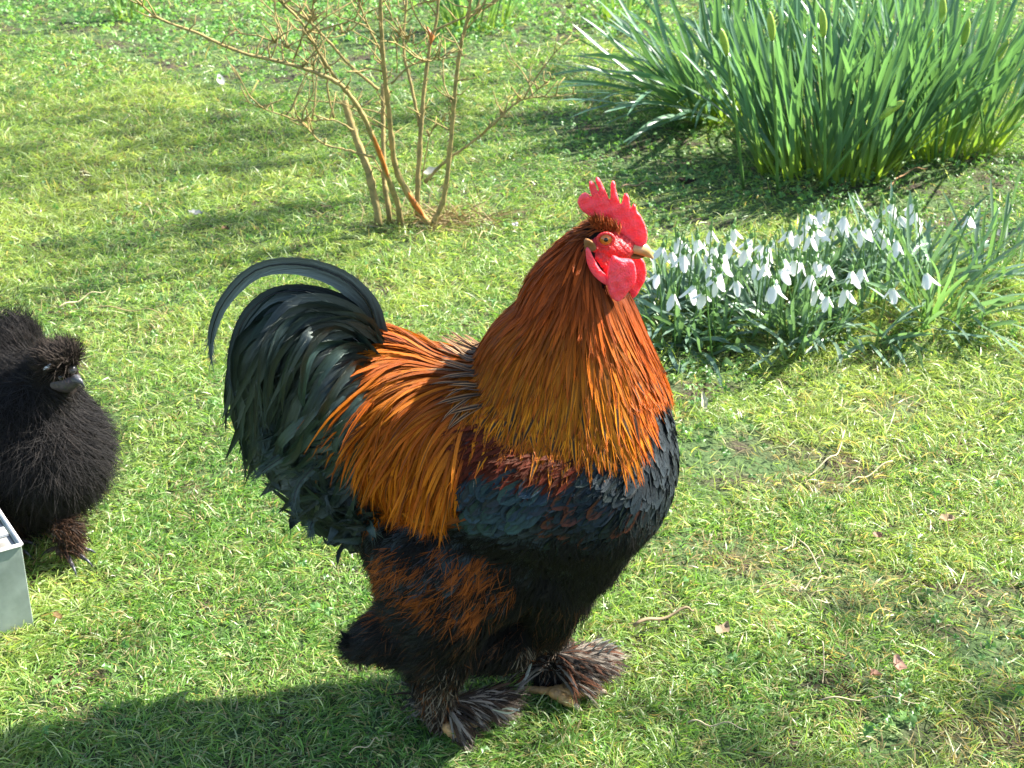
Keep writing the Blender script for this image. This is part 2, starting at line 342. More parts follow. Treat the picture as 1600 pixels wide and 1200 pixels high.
def leaf_cloud(name, roots, size, colr, lift, label, cat, lobes=3, up=.6, parent=None):
    """many small lobed leaves on short stalks, one mesh"""
    N = len(roots); th = rng.random(N) * 6.283
    V = []; Cc = []
    nrm = norm(np.stack([rng.normal(0, .45, N), rng.normal(0, .45, N) - .1, np.full(N, up)], -1))
    for k in range(lobes):
        a = th + k * 6.283 / lobes + rng.normal(0, .2, N)
        d = np.stack([np.cos(a), np.sin(a), np.zeros(N)], -1); d = norm(d - nrm * (d * nrm).sum(-1, keepdims=True))
        s = np.cross(nrm, d); c0 = roots + np.stack([np.zeros(N), np.zeros(N), lift], -1); z = size[:, None]
        wv = .42 + .2 * rng.random((N, 1)); dr = nrm * z * .22
        pts = [c0, c0 + d * z * .45 + s * z * wv + dr, c0 + d * z * 1.0 - dr * 1.2, c0 + d * z * .45 - s * z * wv + dr]
        mid = c0 + d * z * .5 - dr * .2
        V.append(np.stack(pts[:1] + [pts[1], pts[2], mid], 1)); V.append(np.stack([pts[0], mid, pts[2], pts[3]], 1))
        Cc += [np.repeat(colr[:, None], 4, 1)] * 2
    V = np.concatenate(V); C = np.concatenate(Cc); n_ = len(V)
    return np_mesh(name, V.reshape(-1, 3), np.arange(n_ * 4).reshape(n_, 4), np.concatenate([C.reshape(-1, 3), np.ones((n_ * 4, 1))], 1), smooth=False)
def build_weeds():
    x, y = sample_lawn(110000, 1.2, 6.4); px, py = px_of(x, y)
    pr = np.full(len(x), .03) + .12 * (noise2(x, y, 4, 12) > .5) + .1 * (noise2(x, y, 11, 4) > .6)
    for i, p in enumerate(WEEDY): pr[inpoly(px, py, p)] = [.5, .75, .9, .9, .9, .35][i]
    k = rng.random(len(x)) < pr * np.clip(.75 + .6 * noise2(x, y, 14, 1), .15, 1); x, y, px, py = x[k], y[k], px[k], py[k]; N = len(x)
    back = np.clip((y - 3.6) / 1.5, 0, 1)
    lift = .008 + .022 * rng.random(N) * (1 + back)
    size = .0045 + .0045 * rng.random(N) + .007 * back * rng.random(N)
    g = rng.random((N, 1)); c = np.array([.08, .20, .05]) * (1 - g) + np.array([.17, .31, .08]) * g; c *= .7 + .5 * rng.random((N, 1))
    c = c * (1 + .5 * back[:, None])
    me = leaf_cloud('low_weeds', np.stack([x, y, ground_z(x, y)], -1), size, c, lift, '', '')
    tag(link('low_weeds', me, M_weed), 'small leafed green weeds creeping through the lawn and under the daffodils', 'weeds', kind='stuff')
build_weeds()

# ------------------------------------------------------------ daffodil clumps
def strap_leaves(base, n, spread, Lr, wr, lean, colA, colB, droop, dirbias=None, K=9):
    """base: function(n)->(x,y) roots. returns arrays for ribbons"""
    x, y = base(n); cx, cy = x.mean(), y.mean()
    out = np.stack([x - cx, y - cy], -1) / max(spread, 1e-3)
    th = np.arctan2(out[:, 1], out[:, 0]) + rng.normal(0, .7, n); r = np.hypot(out[:, 0], out[:, 1])
    ln = np.abs(rng.normal(lean * .5, lean * .4, n)) + lean * .7 * np.minimum(r, 1.3)
    d = np.stack([np.cos(th) * np.sin(ln), np.sin(th) * np.sin(ln), np.cos(ln)], -1)
    if dirbias is not None: d = norm(d + np.array(dirbias) * (.5 + rng.random((n, 1))))
    L = Lr[0] + (Lr[1] - Lr[0]) * rng.random(n) ** .7
    dr = droop * rng.random(n) ** 1.6
    hor = norm(np.stack([d[:, 0], d[:, 1], np.zeros(n)], -1) + 1e-4)
    bend = hor * (.5 * dr)[:, None] + np.array([0, 0, -1.0]) * dr[:, None]
    root = np.stack([x, y, ground_z(x, y) - .004], -1)
    path = blade_path(root, d, L, bend, K)
    t = np.linspace(0, 1, K)[None, :]
    path[..., 0] += .012 * np.sin(t * 3 + rng.random((n, 1)) * 6) * t; path[..., 1] += .012 * np.sin(t * 3.3 + rng.random((n, 1)) * 6) * t
    path[..., 2] = np.maximum(path[..., 2], ground_z(path[..., 0], path[..., 1]) + .004)
    prof = np.minimum(1, .62 + t * 1.1) * np.where(t < .86, 1, 1 - ((t - .86) / .14) ** 2 * .93)
    W = (wr[0] + (wr[1] - wr[0]) * rng.random(n))[:, None] * prof
    a = rng.random((n, 1, 1)); tt = np.clip(t[..., None] * 2.6, 0, 1)
    c = (np.array(colB) * (1 - tt) + np.array(colA) * tt) * (.7 + .55 * a)
    C = np.concatenate([c, np.ones((n, K, 1))], -1)
    side = norm(np.stack([-hor[:, 1], hor[:, 0], np.zeros(n)], -1) + rng.normal(0, .5, (n, 3)))
    return path, side, W, C
def ell_base(cx, cy, rx, ry):
    def f(n):
        a = rng.random(n) * 6.283; r = np.sqrt(rng.random(n)); return cx + rx * r * np.cos(a), cy + ry * r * np.sin(a)
    return f
DA, DB = (.105, .21, .125), (.30, .40, .04)
def bud_at(parent, base, tip_dir, L, col_s=(.13, .24, .04)):
    """a flower stem with a swollen pointed bud as sub-part"""
    base = Vector(base); d = Vector(tip_dir).normalized(); pts = [base]
    for i in range(1, 9):
        t = i / 8; pts.append(base + d * L * t + Vector((d.x, d.y, -.4)) * (L * .10 * t * t))
    bm = bmesh.new(); tube(bm, pts, [.0034] * 9, 6)
    st = bm_obj('flower_stem', bm, M_stem, parent)
    e = (pts[-1] - pts[-2]).normalized(); bend = (e + Vector((e.x * .35, e.y * .35, -.12))).normalized()
    q = [pts[-1]]; rr = [.0034]
    for i in range(1, 9):
        t = i / 8; q.append(q[-1] + (e * (1 - t) + bend * t).normalized() * .0085); rr.append(.0034 + .0052 * math.sin(min(1, t * 1.05) * math.pi) ** .8 * (1 if t < .97 else .3) + (0 if t < .98 else -.003))
    rr[-1] = .0006; bm = bmesh.new(); tube(bm, q, rr, 8); bm_obj('bud', bm, M_bud, st)
M_stem = plain_mat('flower_stem', (.10, .21, .045), .45, .4, (.08, .17, .04), 40)
M_bud = plain_mat('flower_bud', (.34, .46, .08), .45, .4, (.22, .36, .06), 60, .2, sss=.2)
def daff(name, label, base, n, spread, Lr, lean, droop, buds, dirbias=None, wr=(.0036, .0064), loc=None, group='daffodil clumps'):
    x, y = base(50); o = empty(name, (x.mean(), y.mean(), 0), label, 'daffodils', group)
    pa, si, W, C = strap_leaves(base, n, spread, Lr, wr, lean, DA, DB, droop, dirbias)
    link('leaves', ribbons('daffodil_leaves', pa, si, W, C, fold=.35), M_daff, o)
    for (bx, by, dx, dy, dz, L) in buds: bud_at(o, (bx, by, 0), (dx, dy, dz), L)
    return o
def rb(cx, cy, rx, ry, n, lean=.12, L=(.36, .44)):
    out = []
    for _ in range(n):
        a = rng.random() * 6.28; r = math.sqrt(rng.random()); out.append((cx + rx * r * math.cos(a), cy + ry * r * math.sin(a), rng.normal(0, lean), rng.normal(0, lean), 1, L[0] + (L[1] - L[0]) * rng.random()))
    return out
def build_daffs():
    c = G(1295, 262); c2 = G(1465, 225); c3 = G(1110, 180); c4 = G(1300, 120); c5 = G(1520, 130)
    b1 = []; b2_ = []
    for (qx, qy, bx, lst) in [(1368, 178, 1290, b1), (1140, 75, 1170, b1), (1210, 50, 1225, b1), (1290, 45, 1300, b1), (1448, 75, 1425, b2_), (1505, 60, 1480, b2_), (1552, 90, 1500, b2_), (1475, 25, 1470, b2_)]:
        Yq = c.y - .21 - .05 * rng.random() if lst is b1 else c2.y - .22; T = P(qx, qy, Yq); B = Vector((P(bx, 290, Yq).x, Yq + .07, 0)); V_ = T - B; lst.append((B.x, B.y, *V_.normalized(), V_.length))
    daff('daffodil_clump', 'dense upright daffodil clump with one bud leaning out, nearest behind the snowdrops', ell_base(c.x, c.y, .165, .12), 235, .16, (.28, .43), .36, .2, b1)
    daff('daffodil_clump', 'tall upright daffodil clump with yellow green bases at the right edge of the bed', ell_base(c2.x, c2.y, .15, .13), 185, .16, (.30, .45), .44, .2, b2_)
    daff('daffodil_clump', 'daffodil clump with drooping leaves sprawling to the left of the upright ones', ell_base(c3.x, c3.y, .10, .09), 150, .1, (.26, .43), .58, .6, rb(c3.x, c3.y, .1, .08, 3), (-.22, -.06, 0))
    daff('daffodil_clump', 'daffodil clump at the back of the bed with buds above the leaves', ell_base(c4.x, c4.y, .26, .12), 110, .25, (.30, .42), .3, .2, rb(c4.x, c4.y, .3, .12, 6))
    q = G(745, 45); daff('daffodil_clump', 'small pale green daffodil tuft behind the bare shrub', ell_base(q.x, q.y, .10, .07), 46, .1, (.24, .36), .42, .25, [])
    q = G(205, 30); daff('daffodil_clump', 'narrow blue green daffodil tuft near the top left corner', ell_base(q.x, q.y, .06, .05), 22, .06, (.2, .3), .3, .2, [])
    q = G(975, 30); daff('daffodil_clump', 'thin daffodil tuft in the shade behind the sprawling clump', ell_base(q.x, q.y, .08, .07), 20, .08, (.2, .3), .5, .3, [])
build_daffs()

# ------------------------------------------------------------ snowdrops
def flower_mesh():
    paths, sides, Ws, Cs = [], [], [], []
    K = 7; t = np.linspace(0, 1, K)
    for ring, (L, fl, wd, off) in enumerate([(.0255, .50, .0060, 0), (.012, .2, .0042, .5)]):
        for k in range(3):
            a = (k + off) * 2.0944 + .3; r = .0018 + L * fl * (t ** 1.2) * (.9 if k else 1.05); z = -L * t * (1 - .25 * t * fl)
            paths.append(np.stack([r * math.cos(a), r * math.sin(a), z], -1)); sides.append(np.repeat([[-math.sin(a), math.cos(a), 0]], K, 0))
            Ws.append(wd * np.sin(np.clip(t * .86 + .08, 0, 1) * np.pi) ** .7)
            c = np.full((K, 4), .86); c[:, 3] = 1
            if ring: c[4:, :3] = (.35, .6, .2)
            c[0, :3] = (.6, .75, .45); Cs.append(c)
    me = ribbons('snowdrop_flower', np.array(paths), np.array(sides), np.array(Ws), np.array(Cs), fold=-.45)
    return me
FL = flower_mesh(); FL.materials.append(M_petal)
def ovary_mesh():
    bm = bmesh.new(); tube(bm, [(0, 0, -.001), (0, 0, .002), (0, 0, .005), (0, 0, .008), (.0, 0, .010)], [.0016, .0034, .0038, .0026, .0011], 7)
    me = bpy.data.meshes.new('ovary'); bm.to_mesh(me); bm.free(); me.materials.append(M_stem); return me
OV = ovary_mesh()
ZB = [(95,370),(75,480),(130,390),(185,350),(145,470),(215,400),(270,400),(295,300),(310,370),(140,565),(225,530),(265,565),(315,515),(340,440),(290,440),(400,510),(390,295),(370,345),(405,385),(460,335),(480,440),(520,410),(510,360),(560,340),(540,370),(590,460),(565,505),(550,530),(645,425),(670,432),(730,430),(780,440),(745,380),(710,485),(735,550),(780,575),(700,235),(745,220),(785,220),(690,275),(665,320),(710,320),(790,285),(830,265),(850,240),(925,270),(960,260),(950,290),(1000,250),(1000,290),(915,300),(880,470),(925,460),(1050,190),(1080,240),(1140,190),(1150,225),(1070,340),(1050,540),(1190,480),(1255,150),(1370,240),(855,545),(160,330),(240,340),(735,300),(1030,330),(330,480),(520,440),(600,420),(180,400),(350,400),(440,380),(625,300)]
CL = [('snowdrop clump nearest the rooster at the left end of the patch', 0, 250), ('snowdrop clump second from the left with crowded white blooms', 250, 470),
      ('front middle snowdrop clump with two blooms hanging low over the lawn', 470, 830), ('back middle snowdrop clump with a dense knot of blooms near the daffodils', 600, 870),
      ('snowdrop clump right of centre topped by a few tall blooms', 870, 1130), ('snowdrop clump with few blooms and long leaves arching to the right', 1130, 1700)]
def build_snow():
    groups = [[] for _ in CL]
    for qi, (zx, zy) in enumerate(ZB):
        if qi % 14 == 4: continue
        px, py = 1000 + zx / 2.667, 250 + zy / 2.667
        if zx < 250: g = 0
        elif zx < 470: g = 1
        elif zx < 870: g = 3 if zy < 345 else 2
        elif zx < 1130: g = 4
        else: g = 5
        groups[g].append((px, py))
    for g, pts in enumerate(groups):
        tops = []
        for (px, py) in pts:
            h = .118 + .03 * rng.random() + (.015 if py < 350 else 0); tops.append(G(px, py - 3, h))
        mx = float(np.mean([p.x for p in tops])); my = float(np.mean([p.y for p in tops]))
        o = empty('snowdrop_clump', (mx, my, 0), CL[g][0], 'snowdrops', 'snowdrop clumps in one patch')
        roots = []
        for T in tops:
            bm = bmesh.new()
            r = Vector((T.x + (mx - T.x) * .25 + rng.normal(0, .012), T.y + (my - T.y) * .2 + .02 + rng.normal(0, .012), 0)); roots.append(r)
            a = rng.random() * 6.28; ho = Vector((math.cos(a), math.sin(a), 0)) * .008
            apex = T + Vector((0, 0, .016)) - ho
            ps = smooth_path([r, r.lerp(apex, .5) + Vector((rng.normal(0, .004), 0, 0)), apex, T + Vector((0, 0, .014)), T + Vector((0, 0, .009))], 12)
            tube(bm, [Vector(p) for p in ps], [.0013] * 8 + [.001] * 4, 5)
            bm_obj('stalk', bm, M_stem, o)
            f = bpy.data.objects.new('flower', FL); col.objects.link(f); f.parent = o; f.location = T - o.location
            s = .98 + .30 * rng.random(); f.scale = (s * (.75 + .5 * rng.random()), s, s); f.rotation_euler = (rng.normal(0, .2), rng.normal(0, .2), rng.random() * 6.28)
            v = bpy.data.objects.new('ovary', OV); col.objects.link(v); v.parent = f
        ra = np.array([[r.x, r.y] for r in roots])
        nl = len(ra) * 10 + (80 if g == 5 else 16)
        def base(n):
            i = rng.integers(0, len(ra), n); return ra[i, 0] + rng.normal(0, .02 if g < 5 else .05, n), ra[i, 1] + rng.normal(0, .02 if g < 5 else .04, n) + .035
        pa, si, W, C = strap_leaves(base, nl, .09, (.075, .135 if g < 5 else .2), (.0026, .0044), .55, (.14, .225, .155), (.14, .26, .08), .75, (.1 if g == 5 else 0, -.02, 0))
        link('leaves', ribbons('snowdrop_leaves', pa, si, W, C, fold=.3), M_snow, o)
    # the long drooping fans at the right end
    o = empty('snowdrop_leaf_tuft', G(1500, 520), 'flowerless tuft of long pale green leaves spilling right of the snowdrops', 'leaf tuft', None)
    c = G(1478, 490); pa, si, W, C = strap_leaves(ell_base(c.x, c.y, .05, .05), 40, .06, (.14, .25), (.0026, .0042), .6, (.15, .25, .13), (.14, .26, .07), .6, (.25, -.15, 0))
    link('leaves', ribbons('tuft_leaves', pa, si, W, C, fold=.3), M_snow, o)
    c = G(1560, 430); pa, si, W, C = strap_leaves(ell_base(c.x, c.y, .06, .06), 26, .07, (.12, .21), (.0024, .004), .45, (.15, .25, .13), (.14, .26, .07), .5, (.1, 0, 0))
    link('leaves', ribbons('tuft_leaves', pa, si, W, C, fold=.3), M_snow, o)
build_snow()

# ------------------------------------------------------------ bare shrub
def build_shrub():
    Yb = G(668, 352).y
    o = empty('bare_shrub', G(668, 352), 'leafless spring shrub with peeling tan stems and spreading twigs on the lawn', 'shrub')
    def zp(zx, zy): return 200 + zx / 2.286, zy / 2.286
    mpp = 2.95 / F / 2.286
    stems = [  # (zoomed points, thickness base, tip, y-lean, peeled)
        ([(1080,812),(1000,690),(955,590),(935,430),(915,250),(905,100),(900,-60)], 30, 14, -.05),
        ([(975,760),(920,610),(870,480),(820,380),(755,300),(660,255),(560,225),(400,185),(250,120),(100,60),(30,0),(-20,-40)], 25, 6, -.12),
        ([(895,780),(860,620),(810,480),(772,360)], 32, 27, .06),
        ([(935,765),(915,650),(912,500),(910,300)], 24, 17, .08),
        ([(1030,720),(1045,500),(1055,350),(1075,180),(1100,80),(1112,-60)], 24, 10, .03),
        ([(1088,800),(1130,700),(1155,480),(1170,300),(1190,150),(1215,60),(1230,-60)], 23, 11, -.03),
        ([(1042,450),(1010,300),(985,180),(990,60),(1000,-60)], 15, 8, .05),
        ([(1060,650),(1140,570),(1200,530),(1300,450),(1370,380),(1430,350),(1520,345),(1600,335)], 14, 4, .02),
        ([(1430,350),(1475,310),(1510,280)], 5, 3, .02),
        ([(895,320),(800,240),(700,130),(640,70),(560,10),(520,-40)], 13, 7, .0),
        ([(755,300),(690,200),(620,80),(540,0),(510,-50)], 14, 7, -.1),
        ([(885,565),(780,535),(690,510),(620,440),(500,395),(420,360)], 10, 4, -.08),
        ([(805,465),(735,430),(620,430),(500,395)], 8, 4, -.06),
        ([(735,420),(715,330),(705,250),(670,150),(660,50),(670,-40)], 9, 5, .0),
        ([(940,300),(1010,235),(1100,215),(1210,195)], 9, 5, -.08),
        ([(1090,110),(1180,70),(1260,40),(1330,-10)], 10, 5, .0),
        ([(585,230),(620,140),(650,60),(668,-30)], 8, 5, -.1),
        ([(1050,640),(1080,480),(1130,430)], 6, 3, .02),
        ([(960,260),(963,150),(985,90)], 5, 3, -.02),
        ([(905,190),(860,100),(830,20),(800,-40)], 9, 5, -.04),
        ([(890,160),(800,110),(760,120)], 5, 3, -.04),
        ([(985,120),(940,60),(930,-30)], 7, 4, .03),
        ([(470,205),(500,165),(530,155),(600,190),(680,250)], 5, 3, -.1),
        ([(1060,220),(1020,160),(985,130)], 5, 3, .0)]
    for i, (zs, t0, t1, ly) in enumerate(stems):
        n = 6 * len(zs); z = smooth_path(zs, n)
        zmax = 812; pts = []; jn = rng.normal(0, 1, (n, 2)) * 1.6
        for k in range(n):
            px, py = zp(z[k, 0] + jn[k, 0] * .6, z[k, 1] + jn[k, 1] * .6)
            hfrac = max(0, (812 - z[k, 1]) / 812); Y = Yb + ly * hfrac * 2.2 + .02 * math.sin(i * 2.1)
            p = P(px, py, Y)
            if k == 0 and i in (0, 1, 2, 3, 4, 5): p.z = min(p.z, -.005)
            pts.append(p)
        if i in (1, 2, 3, 4): pts[0] = pts[0].lerp(Vector((pts[0].x, pts[0].y, -.01)), 1)
        rs = [mpp * .5 * (t0 + (t1 - t0) * (k / (n - 1)) ** .8) * (1 + .09 * math.sin(k * 1.9 + i)) * (1.18 if k % 6 == 0 else 1) for k in range(n)]
        bm = bmesh.new(); tube(bm, pts, rs, 8)
        # twiglets and buds
        nt_ = int(len(zs) * 2.6)
        for _ in range(nt_ if i != 2 else 3):
            k = int(n * (.3 + .68 * rng.random())); p = pts[min(k, n - 1)]
            d = Vector((rng.normal(0, 1), rng.normal(0, .6), .5 + rng.random())).normalized(); L = .012 + .05 * rng.random() ** 2
            m = p + d * L * .5 + Vector((rng.normal(0, .004), 0, rng.normal(0, .004)))
            tube(bm, [p, m, p + d * L], [.0017, .0014, .0009], 5)
        for _ in range(0 if i == 2 else 2 if len(zs) > 3 else 0):   # thin side branches that fork again
            k = int(n * (.35 + .5 * rng.random())); p = pts[min(k, n - 1)]; d = Vector((rng.normal(0, 1), rng.normal(0, .5), .5 + .8 * rng.random())).normalized(); L = .07 + .12 * rng.random(); b4 = [p]
            for q_ in range(6): d = (d + Vector((rng.normal(0, .22), rng.normal(0, .2), rng.normal(.03, .16)))).normalized(); b4.append(b4[-1] + d * L / 6)
            tube(bm, b4, [.0019, .0018, .0016, .0014, .0013, .0011, .0008], 5)
            for q_ in (2, 4, 5): e = (d + Vector((rng.normal(0, .9), rng.normal(0, .5), rng.normal(.2, .5)))).normalized(); tube(bm, [b4[q_], b4[q_] + e * .015, b4[q_] + e * .035 + Vector((0, 0, .006))], [.0013, .001, .0007], 5)
        st = bm_obj('stem', bm, M_bark, o)
        if i == 2: st['label'] = 'thick sawn off stump stem on the left of the shrub'
        if i == 1: st['label'] = 'long low branch reaching up to the left with peeling orange bark'
        if i in (0, 1):     # strip of orange peeling bark
            bm = bmesh.new(); a, b_ = (1, 9) if i == 0 else (4, 15)
            pp = [pts[k] + Vector((rs[k] * .25, -rs[k] * .45, 0)) for k in range(a, b_)]
            tube(bm, pp, [rs[k] * .78 * math.sin((k - a + .6) / (b_ - a) * 3.0) + .0004 for k in range(a, b_)], 7); bm_obj('peeling_bark', bm, M_peel, st)
    bm = bmesh.new()                                     # curl of loose bark
    a = [P(*zp(x, y), Yb) for x, y in [(1068, 95), (1085, 130), (1080, 160), (1095, 130)]]
    tube(bm, a, [.001, .006, .004, .001], 6); bm_obj('loose_bark', bm, M_peel, o)
    # dry grass in the crotch
    c = G(700, 345); n = 260
    x = c.x + rng.normal(0, .07, n); y = c.y + rng.normal(0, .04, n); th = rng.random(n) * 6.28
    d = norm(np.stack([np.cos(th), np.sin(th) * .6, .25 + .8 * rng.random(n)], -1)); L = .04 + .07 * rng.random(n)
    pa = blade_path(np.stack([x, y, ground_z(x, y)], -1), d, L, np.stack([np.zeros(n), np.zeros(n), -.7 * rng.random(n)], -1), 5); pa[..., 2] = np.maximum(pa[..., 2], .006)
    W = .0011 * np.array([1, 1, .9, .6, .1])[None] * np.ones((n, 1)); cc = np.array([.36, .28, .14]) * (.4 + .8 * rng.random((n, 1)))
    tag(link('dead_grass', ribbons('dead_grass', pa, norm(rng.normal(size=(n, 3))), W, np.concatenate([cc, np.ones((n, 1))], 1)), M_litter), 'tangle of dead straw coloured grass at the foot of the shrub', 'dead grass', kind='stuff')
build_shrub()

# ------------------------------------------------------------ litter
def curled_leaf(px, py, L, wd, c, yaw, label, name='fallen_leaf', cat='leaf', group='fallen leaves on the lawn', curl=.5, tilt=.0, z=.022):
    p = G(px, py, z); K = 8; L *= .8; wd *= .75; z *= .75; c = tuple(v * .8 for v in c); t = np.linspace(0, 1, K); d = np.array([math.cos(yaw), math.sin(yaw), tilt])
    path = np.array([[p.x, p.y, gz(p.x, p.y) + z]]) + (t - .5)[:, None] * d * L; path[:, 2] += curl * L * ((t - .5) ** 2 * 1.2 - .1) + .002
    path += rng.normal(0, .0012, path.shape); W = wd * np.sin(np.clip(t * .94 + .03, 0, 1) * np.pi) ** .75 * (.75 + .4 * rng.random(K))
    C = np.array([*c, 1.0]) * np.ones((K, 4)); C[:, :3] *= (.8 + .4 * rng.random((K, 1)))
    o = link(name, ribbons(name, path[None], np.array([[-math.sin(yaw), math.cos(yaw), .25]]), W[None], C[None], fold=.7), M_litter)
    return tag(o, label, cat, group)
TANC, BRN, PALE = (.42, .30, .18), (.16, .09, .045), (.6, .52, .4)
curled_leaf(1128, 978, .032, .010, (.36, .27, .17), .9, 'curled tan leaf in the grass right of the feathered far foot')
curled_leaf(1480, 800, .03, .011, TANC, .2, 'tan leaf on the thin lawn at the right, below the weeds')
curled_leaf(1405, 1032, .028, .009, (.45, .27, .2), 1.5, 'pinkish brown upright leaf in the shaded grass at lower right', tilt=.4)
curled_leaf(1368, 1046, .022, .009, (.42, .24, .16), 2.4, 'small pink brown leaf just left of the upright leaf at lower right')
curled_leaf(1372, 828, .022, .009, (.34, .2, .14), .6, 'reddish brown leaf in the bare patch in the right half')
curled_leaf(88, 950, .022, .008, (.2, .13, .05), 2.2, 'small brown leaf on the grass beside the grey box')
curled_leaf(306, 328, .04, .012, (.4, .41, .38), .1, 'pale grey leaf lying on the bright lawn at left')
curled_leaf(345, 125, .045, .014, (.55, .55, .48), 1.9, 'white papery leaf on the weeds under the low branch', tilt=.5)
curled_leaf(1100, 622, .022, .007, (.62, .6, .4), 1.6, 'pale upright leaf beside the rooster breast under the snowdrops', tilt=1.2)
curled_leaf(1395, 498, .02, .007, (.2, .13, .07), .6, 'dark brown leaf at the foot of the snowdrops')
curled_leaf(675, 262, .05, .018, (.5, .5, .42), .3, 'whitish crumpled leaf caught between the shrub stems', tilt=.3, z=.03)
curled_leaf(1075, 275, .05, .02, (.035, .022, .015), .1, 'dark round clod of leaf on bare earth behind the comb')
curled_leaf(1570, 360, .1, .018, (.12, .15, .14), .2, 'grey green flat leaf lying at the right edge beside the snowdrops')
curled_leaf(805, 345, .02, .008, (.75, .72, .7), .8, 'tiny pale leaf on the lawn left of the rooster head')
curled_leaf(1290, 230, .05, .008, (.55, .6, .5), 0, 'pale torn leaf tip lying against the upright daffodils', z=.05)
curled_leaf(352, 352, .022, .008, BRN, .4, 'brown leaf fleck below the pale grey leaf at left')
def straw(pts, r, c, label, h=.022):
    zs = smooth_path([(*G(x, y, h),) for x, y in pts], 14); bm = bmesh.new()
    for k in range(14): zs[k, 2] = gz(zs[k, 0], zs[k, 1]) + h + .004 * math.sin(k * .9)
    tube(bm, [Vector(p) for p in zs], [r * (1 - .5 * k / 13) for k in range(14)], 5)
    tag(bm_obj('dry_stalk', bm, plain_mat('dry_stalk', c, .8, .2, tuple(v * .7 for v in c), 60)), label, 'stalk', 'dry stalks lying on the lawn')
ST = (.5, .42, .26)
straw([(1320, 668), (1312, 695), (1295, 712), (1262, 735)], .0014, ST, 'curved straw coloured stalk on the lawn below the snowdrops')
straw([(1215, 585), (1230, 610), (1245, 630)], .0010, ST, 'short pale stalk in the grass at the edge of the snowdrop shade')
straw([(1395, 715), (1350, 738), (1320, 752)], .0011, ST, 'straight pale stalk right of the curved straw stalk')
straw([(1250, 838), (1275, 868), (1282, 890), (1275, 905)], .0011, ST, 'bent pale stalk above the shaded grass at right')
straw([(990, 972), (1030, 960), (1070, 950), (1085, 948)], .0026, (.33, .24, .14), 'thick brown stick beside the rooster belly fluff')
straw([(1075, 1124), (1120, 1126), (1170, 1132)], .0012, ST, 'long pale straw lying level near the bottom edge')
straw([(1285, 1000), (1288, 1030), (1286, 1062)], .0010, ST, 'upright looking pale straw in the lower right shade')
straw([(1250, 920), (1262, 908), (1285, 890)], .0014, ST, 'short pale straw pointing up right below the bent stalk')
straw([(545, 1175), (580, 1158), (595, 1150)], .0009, ST, 'thin straw in the rooster shadow at the bottom')
straw([(1390, 292), (1408, 270), (1430, 262), (1450, 258)], .0018, (.3, .17, .08), 'arched brown twig in front of the upright daffodils', .05)
straw([(970, 288), (1000, 282), (1035, 280)], .002, (.3, .2, .12), 'brown twig on the bare earth behind the comb')
straw([(1280, 1092), (1360, 1088), (1440, 1094)], .0011, ST, 'long thin straw in the grass at the bottom right')
straw([(90, 478), (130, 462), (165, 452)], .0013, ST, 'pale straw in the lawn above the black hen')
straw([(150, 478), (215, 482), (260, 486)], .0012, (.55, .4, .2), 'tan straw in the lawn between the hen and the tail')

# ------------------------------------------------------------ grey box
def build_box():
    c = G(52, 970); c.z = 0; f = Vector((-.80, -.60, 0)).normalized(); s = Vector((-.6, .8, 0)); s = Vector((-.53, .85, 0)).normalized(); f = Vector((-.85, -.53, 0))
    o = empty('feeder_box', c, 'pale grey green metal box with an open slatted top cut off by the left edge', 'box')
    h, Lf, Ls, t = .112, .26, .30, .004
    def slab(bm, a, b_, z0, z1, th, inward):
        v = [bm.verts.new(p) for p in (a + Vector((0, 0, z0)), b_ + Vector((0, 0, z0)), b_ + inward * th + Vector((0, 0, z0)), a + inward * th + Vector((0, 0, z0)),
                                       a + Vector((0, 0, z1)), b_ + Vector((0, 0, z1)), b_ + inward * th + Vector((0, 0, z1)), a + inward * th + Vector((0, 0, z1)))]
        for q in ((0, 1, 2, 3), (7, 6, 5, 4), (0, 4, 5, 1), (1, 5, 6, 2), (2, 6, 7, 3), (3, 7, 4, 0)): bm.faces.new([v[i] for i in q])
    C0, C1, C2, C3 = c, c + f * Lf, c + f * Lf + s * Ls, c + s * Ls
    for (a, b_, inw) in ((C0, C1, s), (C1 + s * t, C2 - s * t, -f), (C2, C3, -s), (C3 - s * t, C0 + s * t, f)):
        bm = bmesh.new(); slab(bm, a, b_, -.01, h, t, inw); pl = bm_obj('panel', bm, M_metal, o, False)
        bv = pl.modifiers.new('b', 'BEVEL'); bv.width = .001; bv.segments = 2
    bm = bmesh.new(); slab(bm, C0 + f * .005 + s * .005, C1 - f * .005 + s * .005, h - .0055, h - .004, Ls - .01, s); bm_obj('tray', bm, M_inner, o, False)
    bm = bmesh.new()                                     # rolled rim
    up = Vector((0, 0, h + .001))
    for (a, b_) in ((C0, C1), (C1, C2), (C2, C3), (C3, C0)): tube(bm, [a + up, b_ + up], [.0024, .0024], 8)
    bm_obj('rim', bm, M_metal2, o)
    for k in range(7):                                   # slats of the open lid
        a = C0 + s * (.035 + k * .04) + f * .006; b_ = a + f * (Lf - .014) + s * .012
        bm = bmesh.new(); slab(bm, a, b_, h - .003, h + .0005, .020, s); bm_obj('slat', bm, M_metal2, o, False)
    for k in range(3):
        a = C0 + f * (.03 + k * .07) + s * .008; bm = bmesh.new(); tube(bm, [a + Vector((0, 0, h - .0045)), a + s * (Ls - .02) + Vector((0, 0, h - .0045))], [.0012, .0012], 6); bm_obj('rod', bm, M_metal2, o)
build_box()

